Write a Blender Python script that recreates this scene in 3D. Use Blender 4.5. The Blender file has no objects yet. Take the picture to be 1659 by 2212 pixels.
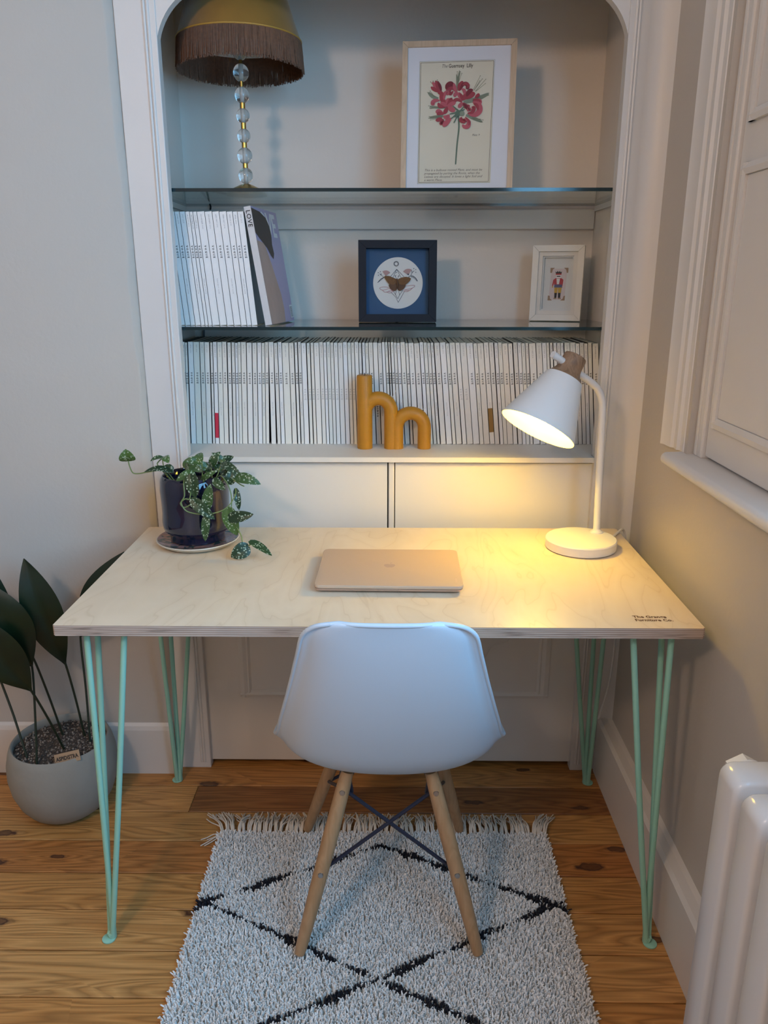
import bpy, bmesh, math, random
import numpy as np
from mathutils import Vector, Matrix
random.seed(7); rng = np.random.default_rng(7)
PI = math.pi
S = bpy.context.scene
COL = S.collection

# ------------------------------------------------------------------ camera
cam = bpy.data.cameras.new('camera'); camo = bpy.data.objects.new('camera', cam); COL.objects.link(camo)
cam.sensor_fit = 'VERTICAL'; cam.sensor_height = 36.0; cam.lens = 36.0*1670/2212
cam.clip_start = 0.01; cam.clip_end = 100
camo.location = (0.0265, -1.295, 1.355)
camo.rotation_euler = (math.radians(90-16.7), 0, 0.0111)
S.camera = camo

# ------------------------------------------------------------------ light
w = bpy.data.worlds.new('world'); S.world = w; w.use_nodes = True
w.node_tree.nodes['Background'].inputs[0].default_value = (0.55, 0.72, 1.0, 1)
w.node_tree.nodes['Background'].inputs[1].default_value = 0.3
def area_light(name, loc, aim, sx, sy, power, col):
    d = bpy.data.lights.new(name, 'AREA'); d.shape = 'RECTANGLE'; d.size = sx; d.size_y = sy; d.energy = power; d.color = col
    o = bpy.data.objects.new(name, d); COL.objects.link(o); o.location = loc
    o.rotation_euler = (Vector(aim)-Vector(loc)).to_track_quat('-Z', 'Y').to_euler()
    return o
# dusk daylight arriving through the side window (outside its panes)
area_light('window_daylight', (0.90, -1.10, 1.62), (-0.6, -0.80, 1.0), 1.6, 1.15, 62.0, (0.23, 0.605, 1.0))
PENDANT_POWER = 76.0; PENDANT_COL = (1.0, 0.70, 0.50)
LAMP_POWER = 4.9; LAMP_COL = (1.0, 0.63, 0.06)
S.view_settings.view_transform = 'Standard'
try: S.view_settings.look = 'None'
except Exception: pass
S.view_settings.exposure = 0.0; S.view_settings.gamma = 1.0
S.view_settings.use_curve_mapping = False

# ------------------------------------------------------------------ helpers
class MB:
    def __init__(s): s.v = []; s.f = []; s.m = []
    def add(s, v, f, mi=0):
        o = len(s.v); s.v += [tuple(p) for p in v]; s.f += [tuple(i+o for i in q) for q in f]; s.m += [mi]*len(f); return s
    def box(s, x0, x1, y0, y1, z0, z1, mi=0, bev=0, seg=2):
        if bev:
            bm = bmesh.new(); bmesh.ops.create_cube(bm, size=1)
            for q in bm.verts: q.co = ((x0+x1)/2+q.co.x*(x1-x0), (y0+y1)/2+q.co.y*(y1-y0), (z0+z1)/2+q.co.z*(z1-z0))
            bmesh.ops.bevel(bm, geom=bm.edges[:], offset=bev, segments=seg, profile=.5, affect='EDGES')
            bm.verts.index_update()
            s.add([q.co[:] for q in bm.verts], [[q.index for q in f.verts] for f in bm.faces], mi); bm.free(); return s
        v = [(x, y, z) for z in (z0, z1) for y in (y0, y1) for x in (x0, x1)]
        return s.add(v, [(0,2,3,1),(4,5,7,6),(0,1,5,4),(2,6,7,3),(0,4,6,2),(1,3,7,5)], mi)
    def quad(s, a, b, c, d, mi=0): return s.add([a,b,c,d], [(0,1,2,3)], mi)
    def poly(s, pts, mi=0): return s.add(pts, [tuple(range(len(pts)))], mi)
    def prism(s, prof, lo, hi, axis, mi=0, cap=True):
        """extrude closed 2D profile along axis (0 x,1 y,2 z); prof gives the other two coords in order"""
        def P(a, b, c): return ((c,a,b),(a,c,b),(a,b,c))[axis]
        n = len(prof); v = [P(a,b,lo) for a,b in prof]+[P(a,b,hi) for a,b in prof]
        f = [(i,(i+1)%n,n+(i+1)%n,n+i) for i in range(n)]
        if cap: f += [tuple(range(n))[::-1], tuple(range(n,2*n))]
        return s.add(v, f, mi)
    def lathe(s, prof, c=(0,0,0), seg=32, M=None, mi=0, cap=True):
        v = []; n = len(prof)
        for (r, z) in prof:
            for k in range(seg):
                a = 2*PI*k/seg; p = Vector((r*math.cos(a), r*math.sin(a), z))
                if M is not None: p = M @ p
                v.append((p.x+c[0], p.y+c[1], p.z+c[2]))
        f = [(i*seg+k, i*seg+(k+1)%seg, (i+1)*seg+(k+1)%seg, (i+1)*seg+k) for i in range(n-1) for k in range(seg)]
        if cap: f += [tuple(range(seg))[::-1], tuple((n-1)*seg+k for k in range(seg))]
        return s.add(v, f, mi)
    def tube(s, path, r, seg=8, mi=0, cap=True):
        P = [Vector(p) for p in path]; n = len(P); v = []
        R = r if isinstance(r, (list, tuple)) else [r]*n
        T = [(P[min(i+1,n-1)]-P[max(i-1,0)]).normalized() for i in range(n)]
        up = Vector((0,0,1)) if abs(T[0].z) < .9 else Vector((1,0,0))
        N = (up-T[0]*up.dot(T[0])).normalized()
        for i in range(n):
            N = (N-T[i]*N.dot(T[i])).normalized(); B = T[i].cross(N)
            for k in range(seg):
                a = 2*PI*k/seg; v.append(tuple(P[i]+(N*math.cos(a)+B*math.sin(a))*R[i]))
        f = [(i*seg+k, i*seg+(k+1)%seg, (i+1)*seg+(k+1)%seg, (i+1)*seg+k) for i in range(n-1) for k in range(seg)]
        if cap: f += [tuple(range(seg))[::-1], tuple((n-1)*seg+k for k in range(seg))]
        return s.add(v, f, mi)
    def ball(s, c, r, rz=None, seg=16, rings=10, mi=0):
        rz = rz or r
        return s.lathe([(max(r*math.sin(PI*i/rings), 1e-5), -rz*math.cos(PI*i/rings)) for i in range(rings+1)], c, seg, mi=mi)

def smooth_path(pts, k=6):
    P = [Vector(p) for p in pts]; out = []
    for i in range(len(P)-1):
        p0, p1, p2, p3 = P[max(i-1,0)], P[i], P[i+1], P[min(i+2,len(P)-1)]
        for j in range(k):
            t = j/k
            out.append(.5*((2*p1)+(p2-p0)*t+(2*p0-5*p1+4*p2-p3)*t*t+(3*p1-p0-3*p2+p3)*t**3))
    out.append(P[-1]); return out

def woff(o):
    v = Vector((0,0,0))
    while o is not None: v += o.location; o = o.parent
    return v
def obj(name, mb, mat, parent=None, smooth=False, local=False, angle=None):
    """one mesh object; verts are given in world space unless local"""
    v = mb.v
    if parent is not None and not local:
        d = woff(parent); v = [(p[0]-d.x, p[1]-d.y, p[2]-d.z) for p in v]
    me = bpy.data.meshes.new(name); me.from_pydata(v, [], mb.f)
    mats = mat if isinstance(mat, (list, tuple)) else [mat]
    for m in mats: me.materials.append(m)
    if any(mb.m): me.polygons.foreach_set('material_index', mb.m)
    bm = bmesh.new(); bm.from_mesh(me); bmesh.ops.recalc_face_normals(bm, faces=bm.faces); bm.to_mesh(me); bm.free()
    if smooth: me.polygons.foreach_set('use_smooth', [True]*len(me.polygons)); me.set_sharp_from_angle(angle=math.radians(angle or 40))
    me.update()
    o = bpy.data.objects.new(name, me); COL.objects.link(o); o.parent = parent
    return o
def tag(o, label, cat, group=None, kind=None):
    o['label'] = label; o['category'] = cat
    if group: o['group'] = group
    if kind: o['kind'] = kind
    return o
def thing(name, label, cat, loc=(0,0,0), rot=(0,0,0), group=None, kind=None):
    o = bpy.data.objects.new(name, None); COL.objects.link(o); o.empty_display_size = .05
    o.location = loc; o.rotation_euler = rot
    return tag(o, label, cat, group, kind)
def child(name, me, parent, loc=(0,0,0), rot=(0,0,0)):
    o = bpy.data.objects.new(name, me); COL.objects.link(o); o.parent = parent; o.location = loc; o.rotation_euler = rot; return o

# ------------------------------------------------------------------ materials
def NT(name):
    m = bpy.data.materials.new(name); m.use_nodes = True
    nt = m.node_tree; return m, nt, nt.nodes['Principled BSDF']
def nd(nt, t, **kw):
    n = nt.nodes.new(t)
    for k, v in kw.items():
        if k.startswith('i_'): n.inputs[k[2:]].default_value = v
        else: setattr(n, k, v)
    return n
def pm(name, col, rough=.5, metal=0, var=0, vscale=30, bump=0, bscale=200, **kw):
    m, nt, b = NT(name)
    b.inputs['Base Color'].default_value = (*col, 1); b.inputs['Roughness'].default_value = rough; b.inputs['Metallic'].default_value = metal
    for k, v in kw.items(): b.inputs[k.replace('_', ' ')].default_value = v
    if var or bump:
        tc = nd(nt, 'ShaderNodeTexCoord')
    if var:
        n = nd(nt, 'ShaderNodeTexNoise', i_Scale=vscale, i_Detail=4.0); nt.links.new(tc.outputs['Object'], n.inputs['Vector'])
        mx = nd(nt, 'ShaderNodeMix', data_type='RGBA'); mx.inputs[6].default_value = (*[c*(1-var) for c in col], 1); mx.inputs[7].default_value = (*[min(1, c*(1+var)) for c in col], 1)
        nt.links.new(n.outputs[0], mx.inputs[0]); nt.links.new(mx.outputs[2], b.inputs['Base Color'])
    if bump:
        n2 = nd(nt, 'ShaderNodeTexNoise', i_Scale=bscale, i_Detail=3.0); nt.links.new(tc.outputs['Object'], n2.inputs['Vector'])
        bp = nd(nt, 'ShaderNodeBump', i_Strength=bump, i_Distance=.002); nt.links.new(n2.outputs[0], bp.inputs['Height']); nt.links.new(bp.outputs[0], b.inputs['Normal'])
    return m
def ramp(nt, fac, stops):
    r = nd(nt, 'ShaderNodeValToRGB'); e = r.color_ramp.elements
    while len(e) < len(stops): e.new(.5)
    for q, (p, c) in zip(e, stops): q.position = p; q.color = (*c, 1)
    nt.links.new(fac, r.inputs[0]); return r
def math_n(nt, op, a, b=None, c=None):
    n = nd(nt, 'ShaderNodeMath', operation=op)
    for i, x in enumerate((a, b, c)):
        if x is None: continue
        if isinstance(x, (int, float)): n.inputs[i].default_value = x
        else: nt.links.new(x, n.inputs[i])
    return n.outputs[0]

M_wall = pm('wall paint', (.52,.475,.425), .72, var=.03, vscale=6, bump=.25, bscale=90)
M_alcove = pm('wall paint lightened for recess', (.80,.73,.665), .72, var=.03, vscale=6, bump=.25, bscale=90)  # extra light put into the wall colour to lift the shaded recess
M_trim = pm('trim paint', (.68,.655,.63), .42, var=.03, vscale=9, bump=.2, bscale=40)
M_white = pm('ceiling white', (.78,.76,.73), .8)
M_cup = pm('cupboard paint', (.74,.71,.66), .45, var=.03, vscale=9, bump=.15, bscale=50)
M_dark = pm('dark void', (.01,.01,.01), .9)
M_rad = pm('radiator enamel', (.66,.665,.68), .2)
M_black = pm('black plastic', (.012,.012,.014), .4)
M_ink = pm('black ink', (.02,.02,.022), .6)
M_greyink = pm('grey ink', (.30,.29,.30), .6)
M_mint = pm('mint enamel', (.30,.58,.455), .32)
M_lampwhite = pm('matt white metal', (.76,.75,.74), .45)
M_shell = pm('white plastic tinted by daylight', (.57,.665,.77), .36, bump=.05, bscale=500)  # blue cast of the window daylight put into the white plastic's colour
M_steel = pm('steel', (.5,.5,.5), .3, 1)
M_brass = pm('brass', (.55,.36,.10), .28, 1)
M_iron = pm('dark blue iron', (.012,.016,.035), .4)

def glassy(name, tint, rough=.02, ior=1.45, gloss=1.0):
    m, nt, b = NT(name); nt.nodes.remove(b); out = nt.nodes['Material Output']
    tr = nd(nt, 'ShaderNodeBsdfTransparent'); tr.inputs[0].default_value = (*tint, 1)
    gl = nd(nt, 'ShaderNodeBsdfGlossy', i_Roughness=rough); gl.inputs[0].default_value = (gloss, gloss, gloss, 1)
    lw = nd(nt, 'ShaderNodeLayerWeight'); lw.inputs['Blend'].default_value = .5; mx = nd(nt, 'ShaderNodeMixShader')
    f0 = ((ior-1)/(ior+1))**2; fr = math_n(nt, 'MULTIPLY_ADD', math_n(nt, 'POWER', lw.outputs['Facing'], 5.0), 1-f0, f0)
    nt.links.new(fr, mx.inputs[0]); nt.links.new(tr.outputs[0], mx.inputs[1]); nt.links.new(gl.outputs[0], mx.inputs[2]); nt.links.new(mx.outputs[0], out.inputs[0])
    return m
M_glass = glassy('shelf glass', (.90,.95,.92), ior=1.5)
M_pane = glassy('window pane', (.97,.98,.98))
M_edge = pm('glass edge', (.004,.022,.028), .08)
M_crystal = pm('crystal', (.96,.97,.96), .03, Transmission_Weight=.93, IOR=1.42)
M_frameglass = glassy('picture glass', (.98,.98,.98), ior=1.10)

def wood_planks():
    m, nt, b = NT('pine floorboards'); L = nt.links
    tc = nd(nt, 'ShaderNodeTexCoord'); oi = nd(nt, 'ShaderNodeObjectInfo')
    off = nd(nt, 'ShaderNodeVectorMath', operation='SCALE'); off.inputs[0].default_value = (17.3, 5.1, 9.7); L.new(oi.outputs['Random'], off.inputs['Scale'])
    ad = nd(nt, 'ShaderNodeVectorMath', operation='ADD'); L.new(tc.outputs['Object'], ad.inputs[0]); L.new(off.outputs[0], ad.inputs[1])
    # knots : sparse voronoi cells stretched along the board
    mp = nd(nt, 'ShaderNodeMapping'); mp.inputs['Scale'].default_value = (3.1, 8.6, 1); L.new(ad.outputs[0], mp.inputs[0])
    vo = nd(nt, 'ShaderNodeTexVoronoi', voronoi_dimensions='2D', i_Scale=1.0, i_Randomness=1.0); L.new(mp.outputs[0], vo.inputs['Vector'])
    rnd = nd(nt, 'ShaderNodeSeparateColor'); L.new(vo.outputs['Color'], rnd.inputs[0])
    has = math_n(nt, 'GREATER_THAN', rnd.outputs[0], .40)
    size = math_n(nt, 'MULTIPLY_ADD', rnd.outputs[1], .065, .045)
    kn = nd(nt, 'ShaderNodeTexNoise', i_Scale=60.0, i_Detail=2.0); L.new(ad.outputs[0], kn.inputs['Vector'])
    dn = math_n(nt, 'ADD', math_n(nt, 'DIVIDE', vo.outputs['Distance'], size), math_n(nt, 'MULTIPLY_ADD', kn.outputs[0], 1.1, -.55))
    # grain rings bent round the knots
    nm = nd(nt, 'ShaderNodeMapping'); nm.inputs['Scale'].default_value = (1.1, 13, 1); L.new(ad.outputs[0], nm.inputs[0])
    n1 = nd(nt, 'ShaderNodeTexNoise', i_Scale=1.3, i_Detail=2.0, i_Distortion=.3); L.new(nm.outputs[0], n1.inputs['Vector'])
    infl = math_n(nt, 'POWER', 2.718, math_n(nt, 'MULTIPLY', vo.outputs['Distance'], -5.0))
    ph = math_n(nt, 'ADD', math_n(nt, 'MULTIPLY', n1.outputs[0], 13.0), math_n(nt, 'MULTIPLY', math_n(nt, 'MULTIPLY', infl, has), 3.0))
    ring = math_n(nt, 'FRACT', ph)
    rr = ramp(nt, ring, [(0, (.50,.46,.40)), (.5, (1.05,1.05,1.05)), (.85, (.78,.70,.60)), (1, (.50,.44,.36))])
    fm = nd(nt, 'ShaderNodeMapping'); fm.inputs['Scale'].default_value = (6, 300, 1); L.new(ad.outputs[0], fm.inputs[0])
    n2 = nd(nt, 'ShaderNodeTexNoise', i_Scale=1.0, i_Detail=3.0); L.new(fm.outputs[0], n2.inputs['Vector'])
    r2 = ramp(nt, n2.outputs[0], [(.3, (.82,.80,.76)), (.7, (1.05,1.05,1.05))])
    base = nd(nt, 'ShaderNodeMix', data_type='RGBA', blend_type='MULTIPLY'); base.inputs[0].default_value = .8
    L.new(oi.outputs['Color'], base.inputs[6]); L.new(rr.outputs[0], base.inputs[7])
    b2 = nd(nt, 'ShaderNodeMix', data_type='RGBA', blend_type='MULTIPLY'); b2.inputs[0].default_value = 1; L.new(base.outputs[2], b2.inputs[6]); L.new(r2.outputs[0], b2.inputs[7])
    kr = ramp(nt, math_n(nt, 'MULTIPLY', dn, .72), [(.0, (.75,.75,.75)), (.45, (.8,.8,.8)), (.62, (1,1,1)), (.76, (.45,.45,.45)), (1.0, (0,0,0))])
    kf = math_n(nt, 'MULTIPLY', kr.outputs[0], has)
    b3 = nd(nt, 'ShaderNodeMix', data_type='RGBA'); b3.inputs[7].default_value = (.055,.018,.010,1); L.new(kf, b3.inputs[0]); L.new(b2.outputs[2], b3.inputs[6])
    L.new(b3.outputs[2], b.inputs['Base Color']); b.inputs['Roughness'].default_value = .42
    bp = nd(nt, 'ShaderNodeBump', i_Strength=.15, i_Distance=.002); L.new(n2.outputs[0], bp.inputs['Height']); L.new(bp.outputs[0], b.inputs['Normal'])
    return m
M_pine = wood_planks()

def grain(name, c1, c2, scale=(2, 30, 30), rough=.45, rings=6.0, dist=.6):
    m, nt, b = NT(name); L = nt.links
    tc = nd(nt, 'ShaderNodeTexCoord'); mp = nd(nt, 'ShaderNodeMapping'); mp.inputs['Scale'].default_value = scale; L.new(tc.outputs['Object'], mp.inputs[0])
    n = nd(nt, 'ShaderNodeTexNoise', i_Scale=1.0, i_Detail=3.0, i_Distortion=dist); L.new(mp.outputs[0], n.inputs['Vector'])
    fr = math_n(nt, 'FRACT', math_n(nt, 'MULTIPLY', n.outputs[0], rings))
    r = ramp(nt, fr, [(0, c1), (.6, c2), (1, c1)]); L.new(r.outputs[0], b.inputs['Base Color']); b.inputs['Roughness'].default_value = rough
    return m
M_beech = grain('beech', (.37,.215,.105), (.43,.26,.135), (25,25,3))
M_walnut = grain('walnut', (.20,.115,.065), (.33,.20,.12), (60,60,14), rings=3)
M_oak = grain('pale oak frame', (.52,.39,.27), (.60,.46,.33), (60,60,6))

def birch():
    m, nt, b = NT('birch plywood face'); L = nt.links
    tc = nd(nt, 'ShaderNodeTexCoord'); mp = nd(nt, 'ShaderNodeMapping'); mp.inputs['Scale'].default_value = (7.0, 2.2, 1); mp.inputs['Rotation'].default_value = (0,0,.25); L.new(tc.outputs['Object'], mp.inputs[0])
    n = nd(nt, 'ShaderNodeTexNoise', i_Scale=1.0, i_Detail=2.5, i_Distortion=1.0); L.new(mp.outputs[0], n.inputs['Vector'])
    fr = math_n(nt, 'FRACT', math_n(nt, 'MULTIPLY', n.outputs[0], 7.0))
    r = ramp(nt, fr, [(0, (.74,.615,.46)), (.05, (.68,.55,.395)), (.1, (.73,.605,.45)), (.6, (.76,.64,.485)), (1, (.74,.615,.46))])
    n2 = nd(nt, 'ShaderNodeTexNoise', i_Scale=5.0, i_Detail=4.0); L.new(tc.outputs['Object'], n2.inputs['Vector'])
    r2 = ramp(nt, n2.outputs[0], [(.3, (.93,.91,.88)), (.7, (1.03,1.02,1.01))])
    mx = nd(nt, 'ShaderNodeMix', data_type='RGBA', blend_type='MULTIPLY'); mx.inputs[0].default_value = 1
    L.new(r.outputs[0], mx.inputs[6]); L.new(r2.outputs[0], mx.inputs[7]); L.new(mx.outputs[2], b.inputs['Base Color']); b.inputs['Roughness'].default_value = .38
    return m
M_birch = birch()
def plyedge():
    m, nt, b = NT('plywood edge'); L = nt.links
    tc = nd(nt, 'ShaderNodeTexCoord'); sp = nd(nt, 'ShaderNodeSeparateXYZ'); L.new(tc.outputs['Object'], sp.inputs[0])
    f = math_n(nt, 'FRACT', math_n(nt, 'MULTIPLY', sp.outputs['Z'], 240.0))
    r = ramp(nt, f, [(0, (.42,.33,.27)), (.35, (.60,.50,.42)), (.6, (.30,.20,.15)), (1, (.42,.33,.27))])
    mp = nd(nt, 'ShaderNodeMapping'); mp.inputs['Scale'].default_value = (14, 14, 400); L.new(tc.outputs['Object'], mp.inputs[0])
    n = nd(nt, 'ShaderNodeTexNoise', i_Scale=1.0, i_Detail=3.0); L.new(mp.outputs[0], n.inputs['Vector'])
    r2 = ramp(nt, n.outputs[0], [(.25, (.30,.28,.27)), (.42, (.9,.9,.9)), (.7, (1.1,1.1,1.1))])
    mx = nd(nt, 'ShaderNodeMix', data_type='RGBA', blend_type='MULTIPLY'); mx.inputs[0].default_value = 1
    L.new(r.outputs[0], mx.inputs[6]); L.new(r2.outputs[0], mx.inputs[7]); L.new(mx.outputs[2], b.inputs['Base Color']); b.inputs['Roughness'].default_value = .6
    return m
M_ply = plyedge()

# ------------------------------------------------------------------ the room
XL, XR, YF, YB, ZC = -2.6, .645, -2.9, .615, 2.6
sub = MB().box(XL-.1, XR+.2, YF-.1, 1.2, -.08, -.022)
floor = tag(obj('floor', sub, M_dark), 'varnished pine floorboards running across the room', 'floor', kind='structure')
rows = [.663-.1113*k for k in range(33)]
tints = [(c[0]*1.10, c[1]*.96, c[2]*.76) for c in [(.54,.30,.115), (.50,.265,.095), (.57,.33,.135), (.46,.225,.075), (.55,.31,.12), (.52,.28,.10), (.44,.20,.065)]]
for k in range(32):
    y1, y0 = rows[k]-.0015, rows[k+1]+.0015
    if k == 0: y1 = .70
    if k == 0: cuts = [XL, -1.62, XR]
    elif k == 1: cuts = [XL, -.513, XR]
    else: cuts = [XL] + sorted(random.uniform(XL+.3, XR-.3) for _ in range(random.choice([1,1,2]))) + [XR]
    if 2 <= k <= 9: cuts = [XL, random.uniform(-2.2,-1.3), XR]
    for a, b in zip(cuts[:-1], cuts[1:]):
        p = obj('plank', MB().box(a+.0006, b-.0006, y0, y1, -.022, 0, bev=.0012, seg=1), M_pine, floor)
        t = random.choice(tints); j = random.uniform(.92, 1.08)
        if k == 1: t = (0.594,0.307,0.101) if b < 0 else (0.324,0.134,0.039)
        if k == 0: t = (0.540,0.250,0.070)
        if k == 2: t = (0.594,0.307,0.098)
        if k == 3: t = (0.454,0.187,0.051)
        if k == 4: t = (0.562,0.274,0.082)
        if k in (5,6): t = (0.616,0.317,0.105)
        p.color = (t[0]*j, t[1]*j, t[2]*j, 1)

tag(obj('ceiling', MB().box(XL-.1, XR+.2, YF-.1, 1.2, ZC, ZC+.1), M_white), 'plain white ceiling above the desk corner', 'ceiling', kind='structure')
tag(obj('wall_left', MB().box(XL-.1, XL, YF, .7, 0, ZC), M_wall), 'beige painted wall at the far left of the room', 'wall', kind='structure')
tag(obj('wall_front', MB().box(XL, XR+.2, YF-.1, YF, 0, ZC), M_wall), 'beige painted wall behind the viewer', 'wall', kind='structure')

# back wall, left of the alcove; its right end is a hand-plastered, uneven arris
wb = MB()
nz = 60; zs = [ZC*i/nz for i in range(nz+1)]
ed = [-.606+.003*math.sin(z*5.3)+.002*math.sin(z*17+1)+.0012*math.sin(z*41)+ (.004 if .98 < z < 1.2 else 0) for z in zs]
v = []
for z, e in zip(zs, ed): v += [(XL, YB, z), (e, YB, z), (e+.006, YB+.004, z), (-.586, YB+.028, z), (-.586, YB+.06, z), (XL, YB+.06, z)]
f = []
for i in range(nz):
    for k in range(5): f.append((i*6+k, i*6+k+1, i*6+6+k+1, i*6+6+k))
wb.add(v, f)
wall_back = tag(obj('wall_back', wb, M_wall, smooth=True, angle=35), 'beige painted wall left of the arched alcove', 'wall', kind='structure')

# alcove interior
AXL, AXR, AYB = -.567, .602, 1.075
al = MB()
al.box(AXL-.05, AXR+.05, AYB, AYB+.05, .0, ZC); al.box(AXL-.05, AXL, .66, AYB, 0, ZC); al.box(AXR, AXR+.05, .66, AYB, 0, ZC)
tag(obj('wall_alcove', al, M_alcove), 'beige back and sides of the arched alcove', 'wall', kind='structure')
tag(obj('trim_1', MB().box(-.566, .601, AYB-.014, AYB, 1.494, 1.548, bev=.003), M_trim), 'white batten along the alcove back under the top glass shelf', 'trim', kind='structure')

# alcove surround: stiles, arched head, beads
SY = .635
sur = thing('trim_2', 'white painted surround with beaded edges framing the arched alcove', 'trim', (0, SY, 0), kind='structure')
obj('stile', MB().box(-.588, -.496, SY, SY+.03, 0, ZC, bev=.002), M_trim, sur)
prof = [(.541,SY),(.572,SY),(.588,SY+.006),(.603,SY+.008),(.622,SY+.002),(.640,SY-.008),(.652,SY-.024),(.652,SY+.03),(.541,SY+.03)]
obj('stile', MB().prism(prof, 0, ZC, 2), M_trim, sur, smooth=True, angle=30)
for x in (-.513, -.521, .556, .563):
    obj('bead', MB().tube([(x,SY,0.02),(x,SY,ZC)], .0038, 8), M_trim, sur, smooth=True)
hd = MB()
def arch_pts(xin, sgn, r=.14, n=14):
    a0, a1 = math.radians(14), math.radians(90); out = []
    for i in range(n+1):
        a = a0+(a1-a0)*i/n
        out.append((xin+sgn*r*(math.cos(a0)-math.cos(a)), 1.868+r*(math.sin(a)-math.sin(a0))))
    return out
A = arch_pts(-.497, 1); B = arch_pts(.542, -1)
low = A + B[::-1]
n = len(low); y0, y1 = SY+.004, SY+.028
v = [(x,y0,z) for x,z in low]+[(x,y0,ZC) for x,z in low]+[(x,y1,z) for x,z in low]+[(x,y1,ZC) for x,z in low]
f = []
for i in range(n-1): f += [(i,i+1,n+i+1,n+i), (2*n+i,3*n+i,3*n+i+1,2*n+i+1), (i,2*n+i,2*n+i+1,i+1)]
hd.add(v, f); obj('arch_head', hd, M_trim, sur)

# skirting boards
bb = MB().prism([(YB-.010,0),(YB-.010,.140),(YB-.007,.152),(YB-.001,.158),(YB,.160),(YB+.01,.160),(YB+.01,0)], XL, -.592, 0)
tag(obj('baseboard_back', bb, M_trim), 'low white skirting board under the wall left of the alcove', 'skirting', kind='structure')
bb = MB().prism([(.607,0),(.607,.164),(.616,.170),(.634,.172),(XR+.01,.180),(XR+.01,0)], YF, .632, 1)
tag(obj('baseboard_right', bb, M_trim), 'tall white skirting board along the right wall', 'skirting', kind='structure')

# right wall with the window opening
WY0, WY1, WZ0, WZ1 = -1.95, .305, 1.0, 2.38
wr = MB()
wr.box(XR, XR+.2, YF, .70, 0, WZ0); wr.box(XR, XR+.2, YF, .70, WZ1, ZC); wr.box(XR, XR+.2, WY1, .70, WZ0, WZ1); wr.box(XR, XR+.2, YF, WY0, WZ0, WZ1)
tag(obj('wall_right', wr, M_wall), 'beige painted side wall below and beside the shuttered window', 'wall', kind='structure')
win = thing('window_1', 'white window with panelled shutter and rounded sill above the radiator', 'window', (XR, -.5, WZ0), kind='structure')
def arc_prof(): # architrave section in (x, y): steps towards the opening
    return [(XR+.005,.425),(XR-.014,.425),(XR-.019,.415),(XR-.014,.405),(XR-.012,.372),(XR-.006,.366),(XR-.008,.345),(XR-.002,.340),(XR-.002,.322),(XR+.006,.316),(XR+.02,.300),(XR+.02,.43)]
obj('architrave', MB().prism(arc_prof(), WZ0+.005, ZC-.05, 2), M_trim, win, smooth=True, angle=30)
ap2 = [(x, 2*(-.8225)-y) for x, y in arc_prof()]
obj('architrave', MB().prism(ap2, WZ0+.005, ZC-.05, 2), M_trim, win, smooth=True, angle=30)
sp = []
for i in range(9):
    a = -PI/2+PI*i/8; sp.append((XR-.040-.016*math.cos(a), WZ0-.012-.016*-math.sin(a)))
sill = MB().prism([(XR+.06,WZ0-.026)]+[(x,z) for x,z in [(XR-.010,WZ0-.030),(XR-.016,WZ0-.024)]]+[(XR-.031-.013*math.cos(a), WZ0-.010+.013*math.sin(a)) for a in [(-PI/2+PI*i/8) for i in range(9)]]+[(XR+.06,WZ0+.006)], -1.99, .332, 1)
obj('sill', sill, M_trim, win, smooth=True, angle=40)
for (a, b) in ((.262,.286),(.288,.303)):
    obj('shutter_stop', MB().box(XR+.012, XR+.06, a, b, WZ0+.004, WZ1, bev=.004), M_trim, win)
def shutter(y0, y1):
    sx = XR+.02
    sh = obj('shutter', MB().box(sx, sx+.03, y0, y1, WZ0+.010, WZ1-.01, bev=.003), M_trim, win)
    for z0, z1 in ((1.095,1.537),(1.645,2.28)):
        yy0, yy1 = y0+.055, y1-.045
        for (a, b, c, d) in ((yy0-.02,yy0+.0,z0-.02,z1+.02),(yy1,yy1+.02,z0-.02,z1+.02)):
            obj('panel_moulding', MB().prism([(sx-.007,a),(sx-.009,(a+b)/2),(sx-.004,b),(sx+.01,b),(sx+.01,a)], c, d, 2), M_trim, sh)
        for (c, d) in ((z0-.02,z0),(z1,z1+.02)):
            obj('panel_moulding', MB().prism([(sx-.007,c),(sx-.009,(c+d)/2),(sx-.004,d),(sx+.01,d),(sx+.01,c)], yy0-.02, yy1+.02, 1), M_trim, sh)
        obj('panel_field', MB().box(sx-.0025, sx+.01, yy0, yy1, z0, z1, bev=.002), M_trim, sh)
    return sh
shutter(-.235, .260)
# sash frame and panes beyond the shutter
fr = MB(); fx0, fx1 = XR+.13, XR+.17
fr.box(fx0, fx1, WY0, WY1, WZ0, WZ0+.06); fr.box(fx0, fx1, WY0, WY1, WZ1-.06, WZ1); fr.box(fx0, fx1, WY0, WY0+.05, WZ0, WZ1); fr.box(fx0, fx1, WY1-.05, WY1, WZ0, WZ1); fr.box(fx0, fx1, WY0, WY1, 1.66, 1.70); fr.box(fx0, fx1, -.84, -.81, WZ0, WZ1)
obj('sash', fr, M_trim, win)
for (a, b) in ((WY0+.05,-.84),(-.81,WY1-.05)):
    for (c, d) in ((WZ0+.06,1.66),(1.70,WZ1-.06)): obj('pane', MB().box(fx0+.016, fx0+.02, a, b, c, d), M_pane, win)

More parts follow.
